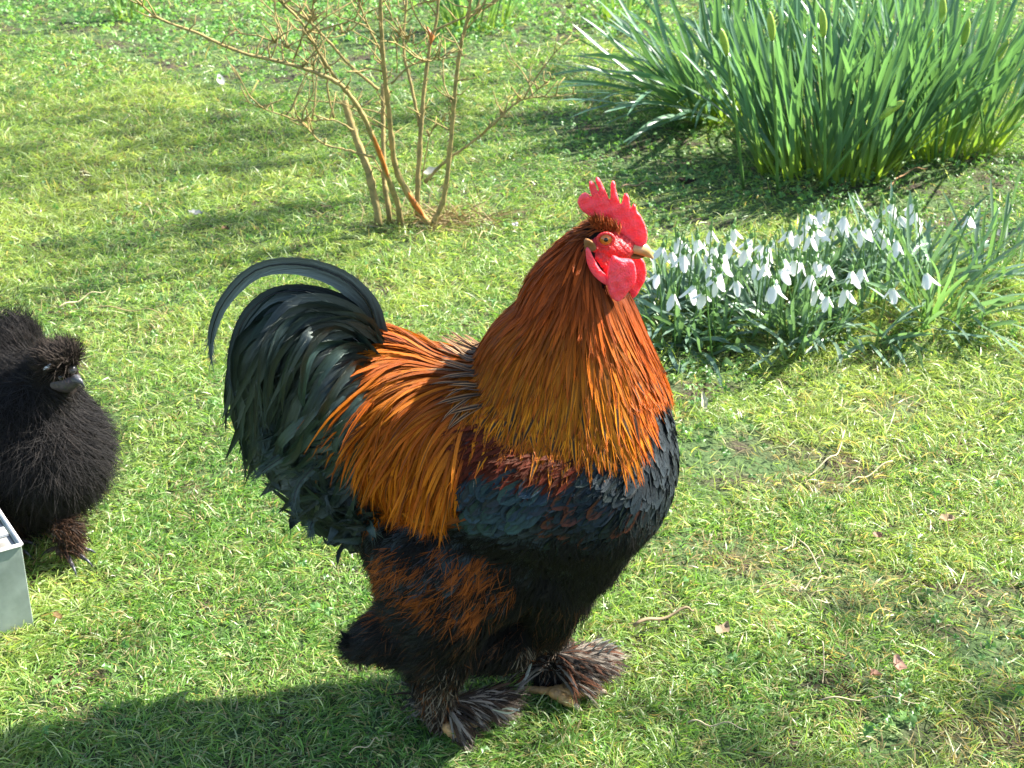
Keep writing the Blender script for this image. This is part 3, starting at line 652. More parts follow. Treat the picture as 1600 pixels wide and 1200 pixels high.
# ------------------------------------------------------------ birds: shared feather tools
def sweep(bm, pts, YC, dens=1.0):
    """pts: (px, py, radius px, depth radius px, dy) chained ellipsoids on the side plane"""
    for a, b_ in zip(pts, pts[1:]):
        n = max(2, int(math.hypot(a[0] - b_[0], a[1] - b_[1]) / 14 * dens))
        for k in range(n + 1):
            t = k / n; q = [a[i] + (b_[i] - a[i]) * t for i in range(5)]
            p = P(q[0], q[1], YC + q[4]); mpp = (p - cam.location).length / F * 1.0
            ell(bm, p, (q[2] * mpp, q[3] * mpp, q[2] * mpp * 1.04))
def flow3(v, n):
    """picture-plane flow (x right, y down) -> tangent on the surface"""
    d = Vector((v[0], 0, -v[1])); d = d - n * d.dot(n); return d.normalized() if d.length > 1e-5 else Vector((0, 0, -1))
def sproj(p, YC): return proj((p[0], YC - abs(p[1] - YC), p[2]))
def trace(bvh, p, nrm, flow, L, K, lift0, lift1, YC, stiff=.45, grav=0.0, splay=0.0, free=False):
    p = Vector(p); n = Vector(nrm); d = None; path = []; nn = []
    step = L / (K - 1)
    for k in range(K):
        t = k / (K - 1); path.append(p + n * (lift0 + (lift1 - lift0) * t)); nn.append(n.copy())
        hit, hn, _, dist = bvh.find_nearest(p)
        s = sproj(p, YC); f = flow3(flow(s[0], s[1]), n)
        d = f if d is None else d if free else (d * stiff + f * (1 - stiff)).normalized()
        if grav: d = (d + Vector((0, 0, -grav))).normalized()
        if splay: d = (d + n * splay).normalized()
        p = p + d * step
        hit, hn, _, dist = bvh.find_nearest(p)
        if hit is not None:
            sd = (p - hit).dot(hn)
            if sd < 0: p = hit.copy()
            elif free: pass
            elif dist < step * .9 and d.dot(hn) > -.8: p = p.lerp(hit, .5)
            n = (n * .5 + hn * .5).normalized() if dist < .03 else n
    return path, nn
def feathers(name, bvh, pts, nrms, flow, Lf, Wf, colf, YC, mat, parent, K=8, prof='pointed', lift=(.001, .008), stiff=.5, fold=.25, grav=0.0, jit=.18, splay=0.0, twist=.25, fr=None, free=False):
    paths, sides, Ws, Cs = [], [], [], []
    t = np.linspace(0, 1, K)
    PR = {'pointed': np.interp(t, [0, .25, .6, .85, 1], [.45, .85, 1, .6, .04]), 'round': np.interp(t, [0, .3, .7, .9, 1], [.5, .9, 1, .8, .3]),
          'hair': np.interp(t, [0, .5, 1], [1, .8, .1]), 'lance': np.interp(t, [0, .4, .8, 1], [.5, 1, .75, .05])}[prof]
    for p, n in zip(pts, nrms):
        s = sproj(p, YC); L = Lf(s[0], s[1]) * (.74 + .42 * rng.random())
        if L <= 0: continue
        a = rng.normal(0, jit); ca, sa = math.cos(a), math.sin(a)
        fl = lambda x, y: (lambda v: (v[0] * ca - v[1] * sa, v[0] * sa + v[1] * ca))(flow(x, y))
        l1 = lift[1] * (.3 + 1.2 * rng.random())
        pa, nn = trace(bvh, p, n, fl, L, K, lift[0], l1, YC, stiff, grav, splay, free)
        pa = np.array(pa); nn = np.array(nn); tan = norm(np.gradient(pa, axis=0)); sd = np.cross(nn, tan)
        sd = norm(sd) + nn * rng.normal(0, twist)
        paths.append(pa); sides.append(norm(sd)); Ws.append(PR * Wf(s[0], s[1]) * (.75 + .5 * rng.random())); Cs.append(colf(s[0], s[1], t, p))
    if not paths: return None
    ex = fringe(paths, sides, Ws, Cs, *fr) if fr else None
    return link(name, ribbons(name, np.array(paths), np.array(sides), np.array(Ws), np.array(Cs), fold=fold, extra=ex), mat, parent)
def colarr(stops, t, var, alpha):
    """stops: [(t, rgb)] -> (K,4)"""
    ts = [s[0] for s in stops]; c = np.stack([np.interp(t, ts, [s[1][i] for s in stops]) for i in range(3)], -1) * var
    return np.concatenate([c, (np.ones(len(t)) * alpha)[:, None]], 1)
def raised_outline(name, px, YC, thick, mat, parent, voxel=.0011, wob=0.0, smooth_it=3, warp=None, closed=False):
    """a fleshy plate with a rounded edge from an outline; real thickness"""
    if closed: q_ = smooth_path(list(px[-2:]) + list(px) + list(px[:2]), 12 * (len(px) + 4)); px = [tuple(v) for v in q_[21:-24:2]]
    cu = bpy.data.curves.new('tmp', 'CURVE'); cu.dimensions = '2D'; cu.fill_mode = 'BOTH'; cu.extrude = thick * .35; cu.bevel_depth = thick * .4; cu.bevel_resolution = 2; cu.offset = -thick * .3
    sp = cu.splines.new('POLY'); P3 = [P(x, y, YC) for x, y in px]; sp.points.add(len(px) - 1); sp.use_cyclic_u = True
    for q, p in zip(sp.points, P3): q.co = (p.x, p.z, 0, 1)
    o = bpy.data.objects.new('tmp', cu); col.objects.link(o); dg = bpy.context.evaluated_depsgraph_get(); me = bpy.data.meshes.new_from_object(o.evaluated_get(dg))
    bpy.data.objects.remove(o); bm = bmesh.new(); bm.from_mesh(me); bpy.data.meshes.remove(me)
    for v in bm.verts: v.co = Vector((v.co.x, YC + v.co.z, v.co.y))
    bmesh.ops.remove_doubles(bm, verts=bm.verts, dist=1e-5)
    out = remesh(bm, voxel, smooth_it)
    for v in out.vertices:
        s = proj((v.co.x, YC, v.co.z))
        if warp: v.co += Vector(warp(s[0], s[1]))
        if wob: v.co.y += wob * (math.sin(v.co.x * 420 + v.co.z * 260) + math.sin(v.co.x * 190 - v.co.z * 510))
    o = link(name, out, mat, parent); return o
def toe(parent, pts, r0, claw=True, mat=None, cm=None, name='toe'):
    ps = smooth_path(pts, 12); rr = [r0 * (1 - .35 * k / 11) * (1 + .12 * math.sin(k * 2.1)) for k in range(12)]
    bm = bmesh.new(); tube(bm, [Vector(p) for p in ps], rr, 9); o = bm_obj(name, bm, mat or M_toe, parent)
    if claw:
        d = Vector(ps[-1] - ps[-3]).normalized(); q = Vector(ps[-1]); bm = bmesh.new()
        tube(bm, [q - d * .003, q + d * .004, q + d * .009 + Vector((0, 0, -.002)), q + d * .013 + Vector((0, 0, -.006))], [r0 * .55, r0 * .5, r0 * .32, .0004], 7); bm_obj('claw', bm, cm or M_claw, o)
    return o

# ------------------------------------------------------------ rooster
YR = 1.56
def build_rooster():
    R0 = empty('rooster', (G(760, 1125).x, YR - .03, 0), 'large black and orange rooster with red comb and feathered feet standing on the lawn', 'rooster')
    bm = bmesh.new()
    sweep(bm, [(600, 590, 62, 70, 0), (640, 650, 100, 120, 0), (700, 680, 118, 165, 0), (800, 705, 140, 205, 0), (903, 712, 153, 205, 0)], YR)
    sweep(bm, [(640, 640, 90, 100, 0), (560, 660, 78, 62, 0), (520, 640, 60, 40, 0)], YR)
    sweep(bm, [(903, 712, 153, 205, 0), (915, 640, 125, 165, 0), (902, 560, 108, 125, 0), (902, 510, 93, 100, 0), (906, 450, 70, 72, 0), (921, 402, 46, 50, 0), (936, 372, 29, 34, 0), (952, 378, 24, 29, 0), (968, 384, 17, 17, 0)], YR)
    sweep(bm, [(893, 470, 72, 72, 0), (880, 520, 76, 88, 0), (845, 572, 90, 116, 0), (840, 640, 110, 150, 0)], YR)
    sweep(bm, [(895, 740, 130, 180, 0), (895, 815, 95, 130, 0), (900, 860, 60, 90, 0)], YR)
    sweep(bm, [(850, 850, 90, 120, 0), (862, 920, 58, 80, .01), (855, 965, 42, 50, .02)], YR)
    sweep(bm, [(800, 760, 110, 160, 0), (760, 850, 100, 150, 0), (700, 880, 90, 120, 0)], YR)
    sweep(bm, [(620, 700, 80, 80, 0), (610, 790, 60, 90, 0), (640, 860, 60, 90, 0)], YR)
    # near thigh, hock, shank
    sweep(bm, [(740, 800, 80, 60, -.06), (685, 880, 100, 76, -.07), (690, 940, 84, 68, -.07), (670, 985, 62, 55, -.07), (690, 1020, 42, 44, -.065), (682, 1060, 32, 34, -.062), (684, 1100, 24, 26, -.062), (694, 1130, 16, 20, -.062)], YR)
    sweep(bm, [(670, 985, 55, 50, -.07), (610, 988, 42, 40, -.075), (585, 1000, 28, 28, -.08)], YR)
    # far thigh, hock, shank
    sweep(bm, [(820, 830, 90, 60, .06), (830, 910, 70, 60, .06), (815, 970, 58, 52, .055), (850, 1010, 36, 36, .045), (862, 1050, 26, 28, .03), (868, 1078, 16, 18, .02)], YR)
    sweep(bm, [(700, 1000, 40, 60, -.02), (790, 990, 48, 60, .01), (800, 960, 60, 60, .03)], YR)
    me = remesh(bm, .0065, 5); body = link('body', me, M_under, None)
    tmp = bmesh.new(); tmp.from_mesh(me); bvh = BVHTree.FromBMesh(tmp); tmp.free()
    S, Nn = surface_samples(me, 60000)
    off = R0.location; V = np.empty(len(me.vertices) * 3, np.float32); me.vertices.foreach_get('co', V); V = V.reshape(-1, 3) - np.array(off); me.vertices.foreach_set('co', V.ravel()); body.parent = R0
    sx, sy = np.array([sproj(p, YR) for p in S]).T
    def pick(poly, n, cond=None):
        m = inpoly(sx, sy, poly)
        if cond is not None: m &= cond
        i = np.nonzero(m)[0]; i = rng.permutation(i)[:n]; return S[i], Nn[i]
    PX = 1.74 / F                                          # metres per photo pixel at the bird
    # --- breast / wing / belly contour feathers
    def fl_body(x, y):
        if x > 960: return (-.35, 1.0)
        if x > 850: return (-.6, .8)
        return (-1, .38)
    blk = lambda x, y, t, p: colarr([(0, (.006, .007, .008)), (.6, (.010, .014, .017)), (1, (.024, .032, .037))], t, .6 + .9 * rng.random(), 0)
    breast = [(900, 700), (960, 650), (1000, 590), (1015, 545), (1080, 540), (1080, 700), (1070, 800), (1000, 900), (930, 930), (860, 900), (760, 860), (730, 790), (850, 740)]
    a, b_ = pick(breast, 3000); feathers('breast_plumage', bvh, a, b_, fl_body, lambda x, y: .030, lambda x, y: .0062, blk, YR, M_body, R0, K=6, prof='round', lift=(.0006, .0030), stiff=.3, twist=.1, fr=(9, .006, .00022))
    # rump / side under the saddle
    a, b_ = pick([(480, 560), (760, 560), (780, 900), (560, 900), (480, 720)], 900)
    feathers('flank_plumage', bvh, a, b_, lambda x, y: (-.5, 1), lambda x, y: .05, lambda x, y: .0075, blk, YR, M_body, R0, K=6, prof='round', lift=(.0006, .004), stiff=.3, twist=.12, fr=(12, .009, .00022))
    # wing: maroon bow, blue green coverts, orange bay
    
    def maroon(x, y, t, p): return colarr([(0, (.014, .004, .003)), (.4, (.07, .009, .004)), (1, (.13, .016, .005))], t, .5 + .7 * rng.random(), .1 * (rng.random() < .3))
    bw = [(700, 680), (740, 650), (850, 690), (900, 700), (930, 715), (900, 745), (840, 740), (760, 730), (700, 735)]
    a, b_ = pick(bw, 900); feathers('wing_bow', bvh, a, b_, lambda x, y: (-.75, .7), lambda x, y: .034, lambda x, y: .0030, maroon, YR, M_hack, R0, K=6, prof='lance', lift=(.003, .006), stiff=.3, twist=.15, fr=(6, .006, .0002))
    def orange(x, y, t, p):
        g = rng.random(); return colarr([(0, (.14, .03, .006)), (.5, (.42, .12, .012)), (1, (.50, .17, .015))], t, .6 + .5 * g, 0)
    a, b_ = pick([(695, 775), (735, 775), (740, 812), (702, 822)], 60)
    for sd_ in (-1, 1):
        m_ = (a[:, 1] - YR) * sd_ > 0
        feathers('wing_bay', bvh, a[m_], b_[m_], lambda x, y: (-1, .22), lambda x, y: .07, lambda x, y: .011, orange, YR, M_hack, R0, K=7, prof='round', lift=(.004, .009), stiff=.3, jit=.06)
    def teal(x, y, t, p):
        g = rng.random(); c = (.012, .026, .036) if g < .5 else (.012, .030, .026) if g < .85 else (.012, .012, .012)
        return colarr([(0, (.008, .012, .014)), (.5, c), (1, tuple(v * 1.2 for v in c))], t, .6 + .7 * rng.random(), 0)
    a, b_ = pick([(725, 735), (760, 725), (850, 735), (870, 760), (850, 790), (820, 815), (740, 800)], 300)
    feathers('wing_coverts', bvh, a, b_, lambda x, y: (-.85 - (x - 800) * .002, .75), lambda x, y: .032, lambda x, y: .0085, teal, YR, M_wing, R0, K=7, prof='round', lift=(.003, .006), stiff=.3, jit=.14, fold=.45, twist=.08, fr=(14, .006, .00025))
    def wtip(x, y, t, p):
        return teal(x, y, t, p) if rng.random() < .8 else colarr([(0, (.03, .01, .005)), (1, (.2, .05, .012))], t, 1, .3)
    a, b_ = pick([(880, 750), (990, 720), (1010, 780), (960, 850), (880, 840)], 420)
    feathers('shoulder_plumage', bvh, a, b_, lambda x, y: (-.8, .62), lambda x, y: .030, lambda x, y: .0065, lambda x, y, t, p: wtip(x, y, t, p) * np.array([.45, .40, .36, 1]), YR, M_body, R0, K=6, prof='round', lift=(.002, .004), stiff=.3, fold=.4, twist=.1, fr=(10, .006, .00022))
    # --- hackle
    def fl_hack(x, y):
        k = 1 - .55 * min(1, max(0, (y - 500) / 120)); d = ((x - 925) * k * (1 if x > 810 or y < 480 else .55), y - 235)
        if y < 400: k = (400 - y) / 70; return (d[0] - 60 * k, max(20, d[1] - 90 * k))
        return d
    def hcol(x, y, t, p):
        low = min(1, max(0, (y - 430) / 150)); g = rng.random()
        root = np.array((.22, .038, .007)); tip1 = np.array((.40, .068, .007)); tip2 = np.array((.66, .24, .008)) if x < 960 else np.array((.58, .13, .006))
        tip = tip1 * (1 - low) + tip2 * low
        if x < 768 and y > 520: tip = np.array((.36, .20, .10)) if g < .4 else tip
        v = .55 + .75 * g; al = 0.95 * low * (rng.random() < .75)
        c = colarr([(0, root * .8), (.45, (root + tip) * .5), (.8, tip), (1, tip1 * 1.1)], t, v, 1)
        c[:, 3] = al * np.clip((t - .35) * 2.4, 0, 1) * (1 - np.clip((t - .88) / .12, 0, 1)); return c
    neck = [(850, 330), (925, 325), (965, 350), (925, 372), (925, 392), (960, 400), (1000, 400), (1015, 470), (1030, 540), (1010, 600), (975, 620), (930, 650), (830, 645), (775, 635), (758, 560), (800, 460), (850, 360)]
    def hL(x, y): return PX * (34 + min(112, max(0, (y - 335) * .62)))
    def hLend(x, y): 
        return min(hL(x, y), PX * max(20, (722 + 26 * math.sin(x * .19) * math.cos(x * .043) - max(0, 830 - x) * .5 - y) * (.75 + .4 * rng.random()))) if x < 970 else min(hL(x, y), PX * max(20, (655 - y) * .8))
    hm = ~((sy < 402) & (sx > 916)) & ~inpoly(sx, sy, [(928, 388), (1000, 380), (1000, 440), (975, 462), (955, 450), (925, 425)])
    a, b_ = pick(neck, 7000, hm); feathers('hackle', bvh, a, b_, fl_hack, hLend, lambda x, y: .0011 + .0020 * min(1, max(0, (y - 340) / 200)), hcol, YR, M_hack, R0, K=9, prof='lance', lift=(.001, .0050), stiff=.55, jit=.10, twist=.25, fr=(4, .005, .00016, .6))
    a, b_ = pick([(786, 560), (830, 540), (930, 550), (1010, 520), (1040, 590), (985, 615), (930, 645), (830, 640), (790, 635)], 560)
    def tipc(x, y, t, p):
        c = hcol(x, y, t, p); c[:, 3] = .97 * np.clip((t - .3) * 3, 0, 1) * (1 - np.clip((t - .9) / .1, 0, 1)); c[:, :3] *= 1.15; return c
    feathers('hackle_tips', bvh, a, b_, fl_hack, lambda x, y: hLend(x, y) * 1.08, lambda x, y: .0036, tipc, YR, M_hack, R0, K=10, prof='lance', lift=(.002, .006), stiff=.55, jit=.13, twist=.2, fr=(8, .006, .00016, .3))
    a, b_ = pick([(742, 555), (775, 560), (772, 640), (745, 625)], 60)      # pale edged cape over the back
    feathers('cape_feathers', bvh, a, b_, lambda x, y: (-.62, 1.0), lambda x, y: .062, lambda x, y: .0026, lambda x, y, t, p: colarr([(0, (.03, .02, .015)), (.7, (.40, .22, .10)), (1, (.35, .2, .1))], t, .8 + .4 * rng.random(), .95), YR, M_hack, R0, K=8, prof='lance', lift=(.004, .016), stiff=.5)
    # --- saddle
    def fl_sad(x, y):
        k = min(1, max(0, (y - 515) / 170)); an = rad(10 + 68 * k ** .8); return (-math.cos(an), math.sin(an))
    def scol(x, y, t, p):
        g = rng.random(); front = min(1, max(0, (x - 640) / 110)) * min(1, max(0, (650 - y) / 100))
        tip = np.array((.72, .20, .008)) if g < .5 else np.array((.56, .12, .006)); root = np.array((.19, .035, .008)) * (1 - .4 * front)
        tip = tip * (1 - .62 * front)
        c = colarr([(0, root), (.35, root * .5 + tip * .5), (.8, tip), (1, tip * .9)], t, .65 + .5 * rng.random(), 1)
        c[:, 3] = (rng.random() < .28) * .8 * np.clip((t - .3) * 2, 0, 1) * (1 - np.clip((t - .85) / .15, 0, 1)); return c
    sad = [(585, 508), (660, 515), (750, 548), (755, 640), (735, 690), (705, 750), (640, 790), (590, 760), (565, 690), (600, 620), (555, 580)]
    def sL(x, y): return PX * min(150, max(60, (858 - y) * .9)) * (1.0 if x > 610 else .95)
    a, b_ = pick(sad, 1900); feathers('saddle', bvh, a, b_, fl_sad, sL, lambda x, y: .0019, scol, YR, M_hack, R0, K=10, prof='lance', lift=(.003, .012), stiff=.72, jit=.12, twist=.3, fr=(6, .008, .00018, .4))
    a, b_ = pick([(560, 520), (640, 520), (640, 600), (540, 620), (520, 560)], 70)
    feathers('saddle_hangers', bvh, a, b_, lambda x, y: (-1, .12 + max(0, (y - 530) / 90)), lambda x, y: .115, lambda x, y: .0022, scol, YR, M_hack, R0, K=11, prof='lance', lift=(.008, .03), stiff=.8, jit=.2, grav=.05)
    # --- tail: interpolated families, then the big sickles
    fam = [[(600, 512), (540, 470), (470, 460), (400, 520), (372, 640)], [(600, 560), (530, 500), (450, 505), (395, 580), (385, 690)],
           [(600, 590), (530, 550), (460, 610), (425, 690), (402, 742)], [(610, 620), (550, 620), (490, 690), (440, 720), (415, 715)],
           [(610, 660), (560, 690), (505, 760), (470, 785), (448, 762)], [(620, 700), (580, 750), (540, 810), (510, 830), (490, 800)], [(640, 740), (600, 790), (575, 835), (560, 855), (560, 880)]]
    fam = np.array(fam, float)
    def tcol(t, g, u):
        green = np.array((.012, .027, .021)); blue = np.array((.020, .025, .026)); bk = np.array((.008, .008, .008)); c = green * (1 - g) + (blue if u < .5 else bk) * g
        return colarr([(0, c * .6), (.5, c * 1.25), (1, c)], t, .7 + .7 * rng.random(), 0)
    def tail_feathers(name, n, y_lo, y_hi, wlo, whi, K=16, smin=0, smax=1, short=0):
        paths, sides, Ws, Cs = [], [], [], []; t = np.linspace(0, 1, K)
        for _ in range(n):
            s = (smin + (smax - smin) * rng.random()) * (len(fam) - 1.001); i = int(s); f = s - i; cp = fam[i] * (1 - f) + fam[i + 1] * f
            cp = cp + rng.normal(0, 7, cp.shape) * np.array([.6, 1, 1.3, 1.9, 2.7])[:, None]
            if short: cp = cp[0] + (cp - cp[0]) * (1 - short * rng.random())
            yo = (y_lo + (y_hi - y_lo) * rng.random()); q = smooth_path(cp, K)
            pa = np.array([list(P(q[k, 0], q[k, 1], YR + yo * (.35 + .65 * math.sin(min(1, t[k] * 1.3) * 1.57)) + .012 * math.sin(t[k] * 5 + s))) for k in range(K)])
            paths.append(pa)
            out = np.sign(yo) if abs(yo) > .01 else rng.choice([-1, 1])
            sd = np.cross(norm(np.gradient(pa, axis=0)), np.array([0, 1.0, 0])); tilt = rng.normal(.25, .3)
            sd = norm(sd) + np.array([0, tilt, 0]); sides.append(norm(sd))
            wd = wlo + (whi - wlo) * rng.random(); Ws.append(wd * np.interp(t, [0, .2, .55, .85, 1], [.5, .9, 1, .6, .03])); Cs.append(tcol(t, rng.random(), rng.random()))
        return link(name, ribbons(name, np.array(paths), np.array(sides), np.array(Ws), np.array(Cs), fold=.35, extra=fringe(paths, sides, Ws, Cs, 34, .010, .0003, .1)), M_dark, R0)
    tail_feathers('tail_feathers', 90, -.05, .05, .006, .011, smin=0, smax=.85)
    tail_feathers('tail_coverts', 380, -.085, -.02, .0025, .0075, smin=.08, smax=1, short=.45)
    tail_feathers('tail_coverts', 150, .02, .085, .004, .009, smin=.08, smax=1, short=.45)
    def sickle(pts, yo, wd, label=None, tilt=.3, K=22, g=.6, pw=None):
        q = smooth_path(pts, K); t = np.linspace(0, 1, K); pa = np.array([list(P(q[k, 0], q[k, 1], YR + yo[0] + (yo[1] - yo[0]) * t[k])) for k in range(K)])
        sd = norm(np.cross(norm(np.gradient(pa, axis=0)), np.array([0, 1.0, 0]))) + np.array([0, tilt, 0])
        W = wd * np.interp(t, [0, .12, .35, .6, .85, 1], pw or [.8, 1, .85, .58, .3, .03])
        c = tcol(t, g, .3) * np.array([3.0, 2.5, 2.7, 1]) * (.7 if wd < .013 else 1.2)  # vane colour lightened to paint in the silvery sheen of the sickles
        o = link('sickle_feather', ribbons('sickle_feather', pa[None], norm(sd)[None], W[None], c[None], fold=.5, extra=fringe(pa[None], norm(sd)[None], W[None], c[None], 260, .009, .0003, .05)), M_dark, R0)
        # the shaft as a sub-part
        b = bmesh.new(); tube(b, [Vector(p) + Vector((0, -.0008, 0)) for p in pa[:-2]], list(np.linspace(.0012, .0004, K - 2)), 5); bm_obj('shaft', b, M_black, o)
        if label: o['label'] = label
    sickle([(592, 520), (572, 470), (530, 432), (465, 413), (400, 422), (352, 468), (331, 520), (330, 568)], (0, -.02), .0150, 'topmost long curved sickle feather with a pale sheen')
    sickle([(590, 540), (545, 480), (490, 456), (430, 458), (388, 490), (366, 540), (361, 590), (374, 630)], (0, -.04), .0125)
    sickle([(590, 548), (540, 492), (480, 470), (420, 490), (388, 560), (378, 630), (383, 705)], (0, .02), .0115)
    sickle([(600, 560), (560, 505), (500, 480), (445, 500), (410, 560), (398, 610), (410, 640)], (-.02, -.06), .012, g=.2)
    sickle([(600, 575), (540, 520), (480, 530), (436, 590), (418, 650), (420, 700)], (-.03, -.07), .012, g=.1)
    sickle([(590, 600), (540, 570), (490, 610), (455, 670), (430, 710), (402, 740)], (-.04, -.085), .011, g=.1)
    for pts_, yo_, w2 in [([(590, 560), (520, 505), (450, 500), (395, 560), (372, 620), (380, 700), (384, 745)], (0, .04), .0075), ([(600, 580), (530, 540), (460, 560), (415, 630), (412, 690), (428, 725)], (-.02, -.07), .008), ([(600, 640), (540, 650), (480, 690), (430, 722), (398, 745)], (-.04, -.09), .009), ([(600, 660), (550, 670), (500, 720), (465, 760), (458, 800)], (-.04, -.09), .008), ([(600, 650), (540, 640), (470, 665), (425, 680), (404, 690)], (-.03, -.08), .009), ([(610, 700), (570, 740), (520, 790), (490, 812), (484, 838)], (-.03, -.08), .007)]: sickle(pts_, yo_, w2, g=.15)
    # --- fluff: thigh, belly, hocks, shanks
    def fcol(x, y, t, p):
        k = .5 + .5 * math.sin(p[0] * 95 + 2 * math.sin(p[2] * 70)) * math.cos(p[2] * 80 + p[0] * 30); inr = inpoly(np.array([x]), np.array([y]), [(600, 850), (700, 838), (800, 870), (815, 920), (760, 965), (600, 960), (580, 900)])[0]
        if inr and k + rng.normal(0, .25) > .42: return colarr([(0, (.06, .018, .006)), (.5, (.28, .068, .010)), (1, (.40, .105, .014))], t, .5 + .8 * rng.random(), 0)
        if inr and rng.random() < .25: return colarr([(0, (.03, .02, .02)), (1, (.10, .075, .075))], t, 1, 0)
        if y > 930 and rng.random() < .12: return colarr([(0, (.03, .012, .006)), (1, (.14, .06, .025))], t, 1, 0)
        return colarr([(0, (.004, .004, .0035)), (1, (.012, .010, .009))], t, .5 + rng.random(), 0)
    thigh = [(565, 820), (860, 830), (1000, 820), (960, 900), (900, 960), (860, 1080), (800, 1040), (700, 1060), (640, 1060), (520, 1040), (540, 960), (580, 940)]
    fl_th = lambda x, y: (-.75, .75) if x < 830 else (-.15, 1)
    a, b_ = pick(thigh, 15000); feathers('leg_fluff', bvh, a, b_, fl_th, lambda x, y: .030, lambda x, y: .0006, fcol, YR, M_fluff, R0, K=6, prof='hair', lift=(0, .009), stiff=.4, fold=0, jit=.4, splay=.10)
    a, b_ = pick(thigh, 1500); feathers('thigh_feathers', bvh, a, b_, fl_th, lambda x, y: .034, lambda x, y: .0030, fcol, YR, M_fluff, R0, K=6, prof='round', lift=(.001, .005), stiff=.4, jit=.35, fr=(22, .010, .00025))
    a, b_ = pick([(860, 800), (1030, 790), (1000, 880), (940, 930), (870, 930)], 3000); feathers('belly_fluff', bvh, a, b_, lambda x, y: (-.1, 1), lambda x, y: .034, lambda x, y: .0006, lambda x, y, t, p: colarr([(0, (.006, .006, .006)), (1, (.02, .017, .014))], t, 1, 0), YR, M_fluff, R0, K=6, prof='hair', lift=(0, .006), stiff=.4, fold=0, jit=.5, splay=.12)
    hock = [(525, 975), (620, 940), (700, 950), (700, 1040), (560, 1040)]
    a, b_ = pick(hock, 1100); feathers('hock_feathers', bvh, a, b_, lambda x, y: (-1, .32), lambda x, y: .030, lambda x, y: .0034, lambda x, y, t, p: colarr([(0, (.008, .008, .007)), (1, (.02, .019, .016) if rng.random() < .9 else (.05, .02, .01))], t, .7 + .6 * rng.random(), 0), YR, M_body, R0, K=6, prof='lance', lift=(.0005, .002), stiff=.82, jit=.22, fr=(26, .010, .00025), free=True, grav=.04)
    def shc(x, y, t, p):
        g = rng.random(); return colarr([(0, (.02, .015, .012)), (1, (.045, .03, .02) if g < .5 else (.24, .19, .14) if g < .82 else (.2, .07, .02))], t, .7 + .6 * rng.random(), 0)
    a, b_ = pick([(630, 1030), (740, 1030), (730, 1160), (640, 1160)], 2600); feathers('shank_feathers', bvh, a, b_, lambda x, y: (-.25, 1), lambda x, y: .022, lambda x, y: .0007, shc, YR, M_fluff, R0, K=5, prof='lance', lift=(0, .006), stiff=.5, jit=.4, splay=.1)
    a, b_ = pick([(800, 1000), (900, 1000), (900, 1100), (830, 1100)], 2000); feathers('shank_feathers', bvh, a, b_, lambda x, y: (.15, 1), lambda x, y: .024, lambda x, y: .0007, shc, YR, M_fluff, R0, K=5, prof='lance', lift=(0, .006), stiff=.5, jit=.4, splay=.1)
    # --- feet
    def foot(Y, toes, fan_roots, name='foot'):
        f = bpy.data.objects.new(name, None); col.objects.link(f); f.parent = R0; f.location = Vector(toes[0][0]) - R0.location
        return f
    Yn, Yf = YR - .066, YR + .01
    def gp(px, py, h): return G(px, py, h)
    nf = [gp(694, 1128, .014), gp(694, 1128, .014), gp(694, 1128, .014), gp(690, 1126, .014)]
    near = [[gp(694, 1128, .016), gp(730, 1130, .012), gp(775, 1120, .007)], [gp(694, 1128, .016), gp(704, 1142, .014), gp(712, 1150, .007)], [gp(694, 1128, .016), gp(745, 1118, .010), gp(790, 1104, .006)], [gp(690, 1126, .014), gp(665, 1114, .008), gp(650, 1104, .005)]]
    far = [[gp(868, 1082, .014), gp(895, 1082, .012), gp(935, 1080, .006)], [gp(868, 1082, .014), gp(884, 1094, .010), gp(896, 1101, .006)], [gp(868, 1082, .014), gp(900, 1070, .010), gp(945, 1058, .006)], [gp(864, 1080, .012), gp(840, 1078, .008), gp(822, 1076, .005)]]
    for toes, nm in ((near, 'near'), (far, 'far')):
        base = bmesh.new(); c = Vector(toes[0][0]); ell(base, c, (.009, .008, .007)); ft = bm_obj('foot', base, M_toe, R0)
        for i, tp in enumerate(toes): toe(ft, tp, .0078 if i < 3 else .0055)
        # feathering that fans out from the toes
        n = 900; paths, sides, Ws, Cs = [], [], [], []; K = 7; t = np.linspace(0, 1, K)
        for _ in range(n):
            tp = toes[rng.choice([0, 2, 2, 0, 1, 3], p=[.25, .25, .2, .15, .05, .1])]; u = rng.random(); q = Vector(tp[0]).lerp(Vector(tp[-1]), u * .85)
            ax = (Vector(tp[-1]) - Vector(tp[0])).normalized()
            if nm == 'far': q += Vector((0, .01, .020 + .03 * rng.random() * (1 - .5 * u)))
            else: q += Vector((0, .004, .010 + .016 * rng.random()))
            d = (ax * (.7 + .5 * rng.random()) + Vector((rng.normal(.1, .25), rng.normal(.05, .45), rng.normal(.16 if nm == 'far' else -.02, .2)))).normalized(); L = .022 + .022 * rng.random()
            pa = np.array([list(q + d * L * tt + Vector((0, 0, -.010 * tt * tt))) for tt in t]); pa[:, 2] = np.maximum(pa[:, 2], .006)
            paths.append(pa); sides.append(np.tile(norm(np.cross(np.array(d), np.array([rng.normal(0, .3), -.5, 1]))), (K, 1))); Ws.append((.0006 + .0014 * rng.random() ** 2) * np.interp(t, [0, .3, .8, 1], [.5, .9, 1, .15]))
            g = rng.random(); rc = (.03, .022, .016) if g < .40 else (.25, .21, .165) if g < .72 else (.11, .038, .014) if nm == 'far' else (.06, .035, .02); Cs.append(colarr([(0, tuple(v * .7 for v in rc)), (1, rc)], t, .7 + .6 * rng.random(), 0))
        link('foot_feathers', ribbons('foot_feathers', np.array(paths), np.array(sides), np.array(Ws), np.array(Cs), fold=.3, extra=fringe(paths, sides, Ws, Cs, 8, .008, .0002)), M_fluff, ft)
